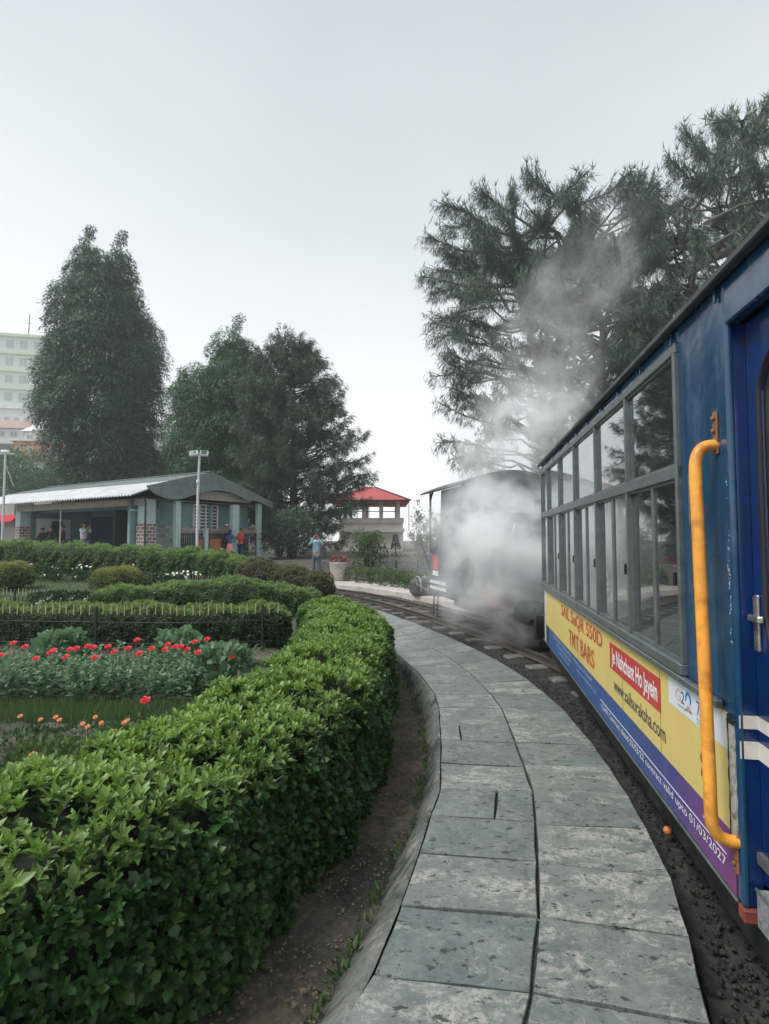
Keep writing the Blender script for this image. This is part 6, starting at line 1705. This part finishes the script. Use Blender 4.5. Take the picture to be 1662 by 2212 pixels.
# planter, bundles
pl = thing('flower_planter', 'round cement planter with reddish plants beside the rails', 'planter', (-1.52, 18.0, -.02), 0)
m = MB(); m.lathe([(.30, 0), (.32, .05), (.31, .3), (.325, .58), (.34, .62), (.30, .64), (.27, .60)], 22); m.build('pot', M['planter'], pl)
leaf_obj('plants', [foliage_ball((0, 0, .66), (.30, .28, .15), 420, .09, LEAF_SIMPLE)], simple('rust_red_plant', (.30, .10, .08), .7, var=.4, scale=12), pl)
bu = thing('sack_bundle', 'grey rope tied sacking bundle on the far pavement left of the engine', 'sack', (1.0, 13.4, 0), .3)
m = MB(); random.seed(8); m.box(-.34, .34, -.22, .22, .0, .40, bev=.07)
for q in range(16): m.blob((random.uniform(-.26, .26), random.uniform(-.17, .17), random.uniform(.1, .34)), (.13, .10, .11), 10, 7, noise=.12); m.build('sacking', M['sack'], bu)
m = MB()
for x in (-.18, .0, .17): m.tube([(x, .24 * math.cos(a), .22 + .245 * math.sin(a)) for a in [k * math.pi / 8 for k in range(17)]], .012, 5)
m.tube([(-.3, -.22, .3), (0, -.27, .12), (.3, -.22, .33)], .012, 5); m.build('rope', M['pole'], bu)
bb = thing('cloth_bag', 'slumped blue grey bag leaning on the sacking bundle', 'bag', (1.36, 13.15, 0), .0)
m = MB(); m.blob((0, 0, .16), (.22, .18, .18), 18, 10, noise=.12); m.blob((.14, -.04, .10), (.14, .12, .11), 14, 8, noise=.1); m.build('cloth', M['sack_blue'], bb)
m = MB(); m.tube([(-.08, -.05, .3), (-.02, -.06, .40), (.06, -.05, .31)], .012, 5); m.build('strap', M['gasket'], bb)

# ------------------------------------------------------------------ people
def skin_mesh(name, joints, edges, mat, parent, levels=1, root=0):
    me = bpy.data.meshes.new(name)
    names = list(joints); idx = {k: i for i, k in enumerate(names)}
    me.from_pydata([tuple(joints[k][0]) for k in names], [(idx[a], idx[b]) for a, b in edges], [])
    tmp = bpy.data.objects.new(name, me); COL.objects.link(tmp)
    sk = tmp.modifiers.new('skin', 'SKIN'); sk.use_smooth_shade = True
    if not me.skin_vertices: pass
    for k in names:
        r = joints[k][1]; r = r if isinstance(r, tuple) else (r, r)
        me.skin_vertices[0].data[idx[k]].radius = r
    me.skin_vertices[0].data[root].use_root = True
    ss = tmp.modifiers.new('sub', 'SUBSURF'); ss.levels = levels; ss.render_levels = levels
    bpy.context.view_layer.update()
    dg = bpy.context.evaluated_depsgraph_get()
    m2 = bpy.data.meshes.new_from_object(tmp.evaluated_get(dg)); m2.name = name
    bpy.data.objects.remove(tmp); bpy.data.meshes.remove(me)
    m2.materials.clear()
    return link(name, m2, M[mat] if isinstance(mat, str) else mat, parent)
def person(label, loc, rz, h, top, bottom, arms, skirt=False, legs=None, hat=None, longhair=False, sit=False, cuffs=.93, group=None, hem=None):
    root = thing('person', label, 'person', loc, rz, group)
    V3 = lambda x, y, z: (x * h, y * h, z * h)
    J = {}
    hipz = .52
    if sit: legs = legs or {'R': ((.06, -.20, .50), (.06, -.22, .26)), 'L': ((-.06, -.20, .50), (-.06, -.22, .26))}
    legs = legs or {'R': ((.062, -.005, .28), (.065, .01, .05)), 'L': ((-.062, -.005, .28), (-.065, .01, .05))}
    J['pelvis'] = (V3(0, 0, hipz), (.082 * h, .055 * h)); J['waist'] = (V3(0, 0, .62), (.070 * h, .050 * h)); J['chest'] = (V3(0, 0, .74), (.085 * h, .058 * h)); J['collar'] = (V3(0, .004, .815), (.055 * h, .04 * h))
    J['neck'] = (V3(0, 0, .86), .030 * h); J['jaw'] = (V3(0, -.012, .895), (.036 * h, .040 * h)); J['head'] = (V3(0, -.006, .935), (.045 * h, .052 * h)); J['crown'] = (V3(0, 0, .972), (.036 * h, .042 * h))
    E_ = [('pelvis', 'waist'), ('waist', 'chest'), ('chest', 'collar'), ('collar', 'neck'), ('neck', 'jaw'), ('jaw', 'head'), ('head', 'crown')]
    for s, sg in (('R', 1), ('L', -1)):
        kn, an = legs[s]
        J['hip' + s] = (V3(.05 * sg, 0, .49), .048 * h); J['knee' + s] = (V3(*kn), .033 * h); J['ank' + s] = (V3(*an), .021 * h); J['toe' + s] = (V3(an[0] + .01 * sg, an[1] - .085, max(.012, an[2] - .038)), .018 * h)
        E_ += [('pelvis', 'hip' + s), ('hip' + s, 'knee' + s), ('knee' + s, 'ank' + s), ('ank' + s, 'toe' + s)]
        el_, wr = arms[s]
        J['sh' + s] = (V3(.105 * sg, 0, .805), .032 * h); J['el' + s] = (V3(*el_), .024 * h); J['wr' + s] = (V3(*wr), .016 * h)
        d = (Vector(wr) - Vector(el_)).normalized(); side_ = d.cross(Vector((0, 1, 0.3))).normalized()
        pm = Vector(wr) + d * .035
        J['palm' + s] = (V3(*pm), (.022 * h, .012 * h))
        E_ += [('collar', 'sh' + s), ('sh' + s, 'el' + s), ('el' + s, 'wr' + s), ('wr' + s, 'palm' + s)]
        for q, (o, l) in enumerate([(-.016, .038), (-.006, .046), (.005, .043), (.015, .034)]):
            a = pm + side_ * o + d * .018; b = a + d * l * .55 + Vector((0, -.006, 0)); c = b + d * l * .45 + Vector((0, -.012, -.004))
            J['f%d%s' % (q, s)] = (V3(*b), .0055 * h); J['g%d%s' % (q, s)] = (V3(*c), .0045 * h)
            E_ += [('palm' + s, 'f%d%s' % (q, s)), ('f%d%s' % (q, s), 'g%d%s' % (q, s))]
        tb = pm - side_ * .024 + d * .004; J['th' + s] = (V3(*tb), .006 * h); J['ti' + s] = (V3(*(tb + d * .022 - side_ * .006)), .005 * h)
        E_ += [('palm' + s, 'th' + s), ('th' + s, 'ti' + s)]
    skin_mesh('body', J, E_, 'skin', root)
    g = 1.22
    T_ = {k: (J[k][0], tuple(r * g for r in (J[k][1] if isinstance(J[k][1], tuple) else (J[k][1],) * 2))) for k in ['pelvis', 'waist', 'chest', 'collar', 'shR', 'elR', 'shL', 'elL']}
    T_['pelvis'] = (V3(0, 0, hem or .535), (.098 * h, .07 * h)); T_['waist'] = (V3(0, 0, .63), (.094 * h, .068 * h)); T_['chest'] = (V3(0, 0, .745), (.102 * h, .07 * h))
    for s in 'RL':
        wr = Vector(J['wr' + s][0]); e_ = Vector(J['el' + s][0]); T_['cf' + s] = (tuple(e_ + (wr - e_) * cuffs), .024 * h)
    E2 = [('pelvis', 'waist'), ('waist', 'chest'), ('chest', 'collar')] + [p for s in 'RL' for p in (('collar', 'sh' + s), ('sh' + s, 'el' + s), ('el' + s, 'cf' + s))]
    skin_mesh('jacket', T_, E2, top, root)
    if skirt:
        m = MB(); m.lathe([(.085 * h, .56 * h), (.11 * h, .45 * h), (.125 * h, .3 * h), (.135 * h, .10 * h), (.125 * h, .10 * h)], 20)
        for i, v in enumerate(m.v):
            a = math.atan2(v[1], v[0]); f = 1 + .05 * math.sin(a * 7) * (1 - v[2] / (.56 * h)); m.v[i] = (v[0] * f, v[1] * f * .8, v[2])
        m.build('skirt', M[bottom], root)
    else:
        B = {'pelvis': (V3(0, 0, .53), (.088 * h, .06 * h))}; E3 = []
        for s, sg in (('R', 1), ('L', -1)):
            B['hip' + s] = (J['hip' + s][0], .056 * h); B['knee' + s] = (J['knee' + s][0], .044 * h); a = Vector(J['ank' + s][0]); kk = Vector(J['knee' + s][0]); B['ank' + s] = (tuple(kk + (a - kk) * .93), .034 * h)
            E3 += [('pelvis', 'hip' + s), ('hip' + s, 'knee' + s), ('knee' + s, 'ank' + s)]
        skin_mesh('trousers', B, E3, bottom, root)
    m = MB()
    for s in 'RL':
        a = Vector(J['toe' + s][0]); b = Vector(J['ank' + s][0])
        m.blob(((a.x + b.x) / 2, (a.y + b.y) / 2 - .01 * h, min(a.z, b.z) * .5 + .018 * h), (.03 * h, .072 * h, .026 * h), 12, 7)
    m.build('shoes', M['black_cloth'], root)
    m = MB(); m.blob((0, .010 * h, .955 * h), (.053 * h, .056 * h, .048 * h), 14, 9, noise=.02)
    if longhair: m.blob((0, .035 * h, .89 * h), (.046 * h, .03 * h, .085 * h), 12, 8, noise=.03)
    m.build('hair', M['hair'], root)
    m = MB()
    for s in (1, -1): m.blob((.018 * s * h, -.054 * h, .938 * h), (.007 * h, .004 * h, .004 * h), 8, 5)
    m.build('eyes', M['hair'], root)
    m = MB(); m.blob((0, -.058 * h, .922 * h), (.007 * h, .010 * h, .013 * h), 8, 6); m.blob((.048 * h, 0, .93 * h), (.006 * h, .010 * h, .016 * h), 8, 6); m.blob((-.048 * h, 0, .93 * h), (.006 * h, .010 * h, .016 * h), 8, 6); m.build('nose_and_ears', M['skin'], root)
    m = MB(); m.blob((0, -.050 * h, .900 * h), (.014 * h, .004 * h, .003 * h), 8, 5); m.build('mouth', M['pink'], root)
    if hat:
        m = MB(); m.lathe([(.056 * h, 0), (.060 * h, .015 * h), (.055 * h, .035 * h), (.03 * h, .05 * h), (.005 * h, .054 * h)], 16, Matrix.Translation((0, .004 * h, .955 * h))); m.box(-.04 * h, .04 * h, -.10 * h, -.04 * h, .955 * h, .962 * h, bev=.003)
        m.build('cap', M[hat], root)
    return root
up_arms = {'R': ((.150, -.07, .73), (.055, -.115, .885)), 'L': ((-.150, -.07, .73), (-.055, -.115, .885))}
pm_ = person('person in pale blue hoodie and slate trousers holding a camera to the face', (-2.68, 21.0, gz(-2.68, 21.0)), 0, 1.77, 'skyblue', 'greytrouser', up_arms, cuffs=.97)
m = MB(); m.box(-.018, .118, -.215, -.19, 1.535, 1.595, bev=.006); 
for i, v in enumerate(m.v): m.v[i] = (v[0] - .05, v[1] + .0, v[2])
m.lathe([(.025, 0), (.028, .04)], 12, Matrix.Translation((0, -.215, 1.565)) @ Matrix.Rotation(math.radians(90), 4, 'X'))
c = m.build('camera', M['gasket']); c.location = (-2.68, 21.0, gz(-2.68, 21.0) + .06); tag(c, 'black camera held up by the person in the pale blue hoodie', 'camera')
m = MB(); m.box(-.09, .09, -.136, -.124, 1.375, 1.398, bev=.004); m.build('chest_print', M['navy'], pm_)
G_ = 'people standing in front of the station porch'
relax = {'R': ((.150, .01, .66), (.155, -.04, .52)), 'L': ((-.150, .01, .66), (-.155, -.04, .52))}
phone = {'R': ((.150, -.02, .66), (.06, -.13, .72)), 'L': ((-.145, -.02, .66), (-.05, -.13, .72))}
p0 = at(497, 1164, Y=22.6)
person('person in blue jacket and pink skirt seen from behind', (p0.x, 22.6, .43), math.radians(175), 1.36, 'denim_blue', 'pink', {'R': ((.150, -.03, .66), (.13, -.12, .66)), 'L': ((-.150, .0, .66), (-.12, -.1, .62))}, skirt=True, longhair=True, group=G_, hem=.55)
p0 = at(490, 1164, Y=23.3)
person('person in navy top with cap holding one arm out to take a selfie', (p0.x, 23.3, .43), math.radians(8), 1.62, 'navy', 'black_cloth', {'R': ((.14, -.03, .66), (.08, -.1, .6)), 'L': ((-.26, -.08, .77), (-.40, -.14, .82))}, hat='whitecloth', group=G_, cuffs=.35)
ph = MB(); ph.box(-.04, .04, -.006, .006, -.07, .07, bev=.006); o = ph.build('phone', M['gasket']); o.location = (p0.x - .70, 22.98, 1.80); o.rotation_euler = (0, .3, .2); tag(o, 'black phone held out at arm length by the person in the cap', 'phone')
p0 = at(520, 1164, Y=22.9)
person('person in bright red jacket and navy trousers beside the pink skirt', (p0.x, 22.9, .43), math.radians(-35), 1.43, 'redjacket', 'navy', phone, group=G_)
p0 = at(181, 1164, Y=22.4)
person('person in white shirt and faded jeans raising a phone by the brick pillar', (p0.x, 22.4, .45), math.radians(70), 1.66, 'whitecloth', 'jeans', {'R': ((.12, -.09, .74), (.05, -.15, .86)), 'L': ((-.12, -.08, .72), (-.04, -.15, .84))}, cuffs=.8)
ub = Matrix.Translation(BO) @ Matrix.Rotation(math.atan2(.853, .522), 4, 'Z')
for k, (ly, lx, hh, rzo, lab) in enumerate([(9.0, .75, 1.5, 0, 'person in black seated leftmost on the veranda bench'), (8.2, .75, 1.66, 20, 'person in black seated in the middle of the veranda bench'), (7.2, .75, 1.68, -20, 'person in black seated rightmost on the veranda bench')]):
    w_ = ub @ Vector((lx, ly, .03 + .62 - .49 * hh + .06 * hh))
    person(lab, w_, math.radians(-25 + rzo), hh, 'black_cloth', 'black_cloth', {'R': ((.145, -.04, .66), (.08, -.16, .58)), 'L': ((-.145, -.04, .66), (-.08, -.16, .58))}, sit=True, group='people seated on the veranda bench', legs={'R': ((.07, -.22, .49), (.07, -.22, .28)), 'L': ((-.07, -.22, .49), (-.07, -.22, .28))})
w_ = ub @ Vector((.25, 7.9, .03)); gb = thing('sack_bundle', 'pale rounded luggage bundle on the veranda floor before the seated people', 'bag', w_, .4)
m = MB(); m.blob((0, 0, .28), (.5, .34, .32), 18, 10, noise=.06); m.build('sacking', M['teal_pale'], gb); m = MB(); m.tube([(-.2, 0, .55), (0, 0, .66), (.2, 0, .55)], .015, 5); m.build('rope', M['sack'], gb)

# ------------------------------------------------------------------ buildings beyond
def building(name, label, loc, rz, w, d, floors, fh, wall, bands=None, nwin=5, roof='flat', roofm='white_wall', winh=.5, group=None, side=True, roof_h=2.0, parapet=.8, wband=None):
    b = thing(name, label, 'building', loc, rz, group)
    H = floors * fh
    m = MB(); m.box(0, w, 0, d, -.6, H); m.build('wall', M[wall], b)
    if bands:
        m = MB()
        for f in range(floors + 1): m.box(-.35, w + .35, -.9, d + .2, f * fh - .35, f * fh + .35)
        m.build('floor_band', M[bands], b)
    for f in range(floors):
        for k in range(nwin):
            cx = w * (k + .5) / nwin; ww = w / nwin * .58; z0 = f * fh + fh * .28; z1 = z0 + fh * winh
            m = MB(); m.box(cx - ww / 2, cx + ww / 2, -.06, .0, z0, z1); wn_ = m.build('window', M['white_wall'], b)
            m = MB(); m.box(cx - ww / 2 + .08, cx - .05, -.09, -.061, z0 + .1, z1 - .1); m.box(cx + .05, cx + ww / 2 - .08, -.09, -.061, z0 + .1, z1 - .1); m.build('pane', M['hazed_glass'], wn_)
    if roof == 'flat':
        m = MB(); m.box(-.4, w + .4, -.5, d + .3, H, H + .25); m.box(-.3, w + .3, -.4, -.2, H + .25, H + parapet); m.box(w + .1, w + .3, -.2, d, H + .25, H + parapet); m.build('roof', M[roofm], b)
    else:
        m = MB(); e = .5; m.add([(-e, -e, H), (w + e, -e, H), (w + e, d + e, H), (-e, d + e, H), (w * .2, d / 2, H + roof_h), (w * .8, d / 2, H + roof_h)], [(0, 1, 5, 4), (1, 2, 5), (2, 3, 4, 5), (3, 0, 4), (3, 2, 1, 0)]); m.build('roof', M[roofm], b)
    return b
HB = 'hillside buildings at the far left'
p1 = at(-60, 873, Y=165); 
gb_ = building('green_building', 'tall hazy lime green block of flats on the misty hillside', (p1.x, 165, p1.z), math.radians(12), 23.8, 18, 4, 5.66, 'green_pale', 'green_wall', nwin=6, roofm='green_pale', group=HB)
m = MB(); 
m.tube([(13.0, 5, 22), (13.2, 5, 32)], .16, 5); m.tube([(19, 5, 22), (19, 5, 28)], .13, 5); m.tube([(12.4, 5, 29), (13.9, 5, 29)], .08, 4); m.build('antenna', M['steel_dark'], gb_)
p1 = at(-60, 940, Y=150)
building('white_building', 'long white building with a row of dark windows below the green block', (p1.x, 150, p1.z), math.radians(10), 22.5, 10, 1, 8.0, 'white_wall', None, nwin=9, winh=.42, group=HB, parapet=1.6)
p1 = at(-40, 950, Y=96)
building('red_roofed_house', 'house with rusty red roof left of the grey gabled house', (p1.x, 96, p1.z), math.radians(6), 8.8, 7, 1, 2.2, 'white_wall', None, nwin=4, roof='hip', roofm='red_tiles', group=HB, roof_h=2.2)
p1 = at(52, 965, Y=90)
building('grey_roofed_house', 'pink walled house with a pale grey roof beside the tall evergreen', (p1.x, 90, p1.z), math.radians(-8), 6.5, 6, 1, 2.6, 'stained', None, nwin=3, roof='hip', roofm='corr', group=HB, roof_h=2.6)
p1 = at(28, 980, Y=84)
building('orange_house', 'low house with an orange wall under the grey roofed one', (p1.x, 84, p1.z), math.radians(2), 3.4, 5, 1, 2.0, 'orange_wall', None, nwin=2, roofm='corr', group=HB, winh=.3, parapet=.3)
p1 = at(118, 1040, Y=76)
building('white_building', 'white balconied building seen behind the trunk of the twin-topped evergreen', (p1.x, 76, p1.z), math.radians(4), 6.4, 6, 3, 2.5, 'white_wall', 'terracotta', nwin=4, roofm='white_wall', group=HB)
# hillside
hx = np.linspace(-190, -20, 50); hy = np.linspace(50, 230, 40); HX, HY = np.meshgrid(hx, hy)
HZ = .27 * (HY - 52) * (1 - sstep(-62, -34, HX)) + RNG.normal(size=HX.shape) * .5 - .6
ii = (np.arange(39)[:, None] * 50 + np.arange(49)[None]).ravel()
M['hill'] = simple('wooded_slope', (0.05, 0.075, 0.045), .95, var=.5, scale=.3)
tag(link('hillside', mesh_np('hillside', np.stack([HX, HY, HZ], -1).reshape(-1, 3), np.stack([ii, ii + 1, ii + 51, ii + 50], -1).ravel(), np.full(len(ii), 4), True), M['hill']), kind='structure')
# small sheds by the station, left
p1 = at(36, 1078, Y=38)
building('shed', 'small shed with a rust striped roof peeping over the station roof', (p1.x, 38, .4), math.radians(5), 2.4, 3, 1, 3.9, 'stained', None, nwin=1, roof='hip', roofm='red_tiles', roof_h=.7)
k_ = thing('kiosk', 'pale green kiosk with a bright red awning at the far left edge', 'kiosk', (-21.2, 28.5, .42), .2)
m = MB(); m.box(-1.5, 1.2, 0, 2.4, 0, 3.1); m.build('wall', M['green_pale'], k_)
m = MB(); m.prism([(-.8, 1.9), (0, 2.25), (0, 2.17), (-.8, 1.8)], 'x', -1.6, 1.4); m.build('awning', M['awning_red'], k_)
m = MB(); m.box(-1.6, 1.3, -.1, 2.5, 3.1, 3.2); m.build('roof', M['corr'], k_)
m = MB(); m.box(-.9, .6, -.03, -.001, .9, 1.8); m.build('window', M['window_dark'], k_)

# red roofed pavilion beyond the track
pv = thing('pavilion', 'weathered pale building with an open upper floor under a red roof', 'building', (-3.4, 40, -1.5), 0)
S = 40 / 1150.0
zt = 1.4 + 45 * S + 1.5; 
m = MB(); m.box(0, 4.8, 0, 7, -1, zt - .8); m.box(0, 4.85, -.12, 7, zt - .35, zt); m.box(.02, 4.78, .02, 6.9, zt - .80, zt - .351); m.build('wall', M['stained'], pv)
m = MB(); m.box(-.1, 4.9, -.3, 7.1, zt - 1.05, zt - .80); m.box(2.1, 2.3, -.08, -.001, -1, zt - 1.051); m.build('string_course', M['white_wall'], pv)
m = MB()
for x in (.3, 1.7, 3.0, 4.3):
    m.box(x, x + .28, .1, .38, zt + .001, zt + 1.28); m.box(x, x + .28, 6.4, 6.68, zt + .001, zt + 1.28)
m.build('column', M['stained'], pv)
m = MB()
for k in range(3): m.box(1.3 + k * .45, 1.35 + k * .45, .2, .25, zt + .001, zt + 1.25)
m.tube([(1.2, .2, zt + .5), (4.3, .2, zt + .5)], .03, 5); m.tube([(5.2, -.75, zt - 1), (5.2, -.75, zt + 1.28)], .025, 5); m.build('railing', M['iron'], pv)
e0 = zt + 1.28
m = MB(); m.add([(-.9, -.8, e0), (5.3, -.8, e0), (5.3, 7.6, e0), (-.9, 7.6, e0), (1.9, 3.0, e0 + 1.4), (2.6, 3.8, e0 + 1.4)], [(0, 1, 5, 4), (1, 2, 5), (2, 3, 4, 5), (3, 0, 4), (3, 2, 1, 0)]); rf_ = m.build('roof', M['red_roof'], pv)
m = MB(); m.tube([(5.3, -.8, e0 + .02), (2.6, 3.8, e0 + 1.42)], .07, 6); m.tube([(-.9, -.8, e0), (5.3, -.8, e0)], .06, 6); m.build('roof_edge', M['loco_black'], rf_)
for k, (x, z) in enumerate([(.5, 1.0), (1.4, 1.6), (2.9, .9)]):
    m = MB(); m.box(x, x + .7, -.06, -.001, z, z + 1.1); w_ = m.build('window', M['white_wall'], pv)
    m = MB(); m.box(x + .1, x + .6, -.08, -.061, z + .1, z + 1.0); m.build('pane', M['window_dark'], w_)
tr = thing('terrace', 'low terrace with white balustrade and terracotta band below the pavilion', 'terrace', (-1.3, 30, -1.6), 0)
m = MB(); m.box(0, 6.2, 0, 6, -.5, 1.45); m.build('wall', M['stained'], tr)
m = MB(); m.box(-.1, 6.3, -.12, -.001, 1.46, 1.82); m.box(-.1, 6.3, 0, 6, 1.46, 1.80); m.build('terracotta_band', M['terracotta'], tr)
m = MB()
m.box(-.1, 6.3, -.1, .08, 2.17, 2.27); m.box(3.3, 6.3, -.06, .04, 1.825, 2.165)
for q in range(13): m.lathe([(.05, 1.825), (.09, 1.9), (.04, 2.05), (.06, 2.165)], 8, Matrix.Translation((.1 + q * .25, -.02, 0)))
m.build('balustrade', M['white_wall'], tr)
ff = thing('picket_fence', 'dark fence with pale laundry coloured slats below the terrace', 'fence', (-.5, 24.5, -.1), 0)
m = MB()
for q in range(34): m.box(q * .12, q * .12 + .05, 0, .02, 0, .46)
m.box(0, 4.1, .021, .05, .38, .42); m.box(0, 4.1, .021, .05, .12, .16); m.build('slat_panel', M['sack_blue'], ff)
m = MB()
for q in range(5): m.box(q, q + .07, .051, .12, -.1, .52)
m.build('posts', M['iron'], ff)
for k, (x, y, zb, s, lab) in enumerate([(.52 + 0.1, 29.7, .67, .5, 'small potted conifer in front of the stained wall, left one'), (1.95, 29.7, .67, .42, 'small potted conifer in front of the stained wall, right one')]):
    r_ = thing('potted_conifer', lab, 'plant', (x, y, zb), 0, 'small conifers on the terrace')
    leaf_obj('foliage', [foliage_ball((0, 0, .25 + q * .25), (.26 - q * .07, .26 - q * .07, .2), 260, .09, LEAF_SIMPLE) for q in range(3)], M['L_pine'], r_)
    m = MB(); m.tube([(0, 0, -.4), (0, 0, .5)], .03, 5); m.build('trunk', M['bark'], r_)
# wires on the pavilion side
# a further tree mass far behind on the right side, low
for k, (x, y, r, h) in enumerate([(19, 34, 4.5, 7), (26, 33, 5, 8.5)]):
    bush('broad hazy tree low behind the right pines, %s one' % ('nearer' if k == 0 else 'right hand'), x, y, -.2, r, h, M['L_cedar'], 6000, .22, group='low trees behind the right pines')

# ------------------------------------------------------------------ haze
hz = bpy.data.materials.new('haze_air'); t = NT(hz)
v = t.n('ShaderNodeVolumePrincipled', Color=(.97, .985, 1.0), Density=.0015, Anisotropy=.2)
t.nt.links.new(v.outputs[0], t.out.inputs['Volume']); hz.cycles.homogeneous_volume = True
m = MB(); m.box(-200, 200, -32, 260, -8.0, 56)
tag(m.build('haze', hz), 'thin grey mountain mist filling the whole scene', 'haze', kind='stuff')
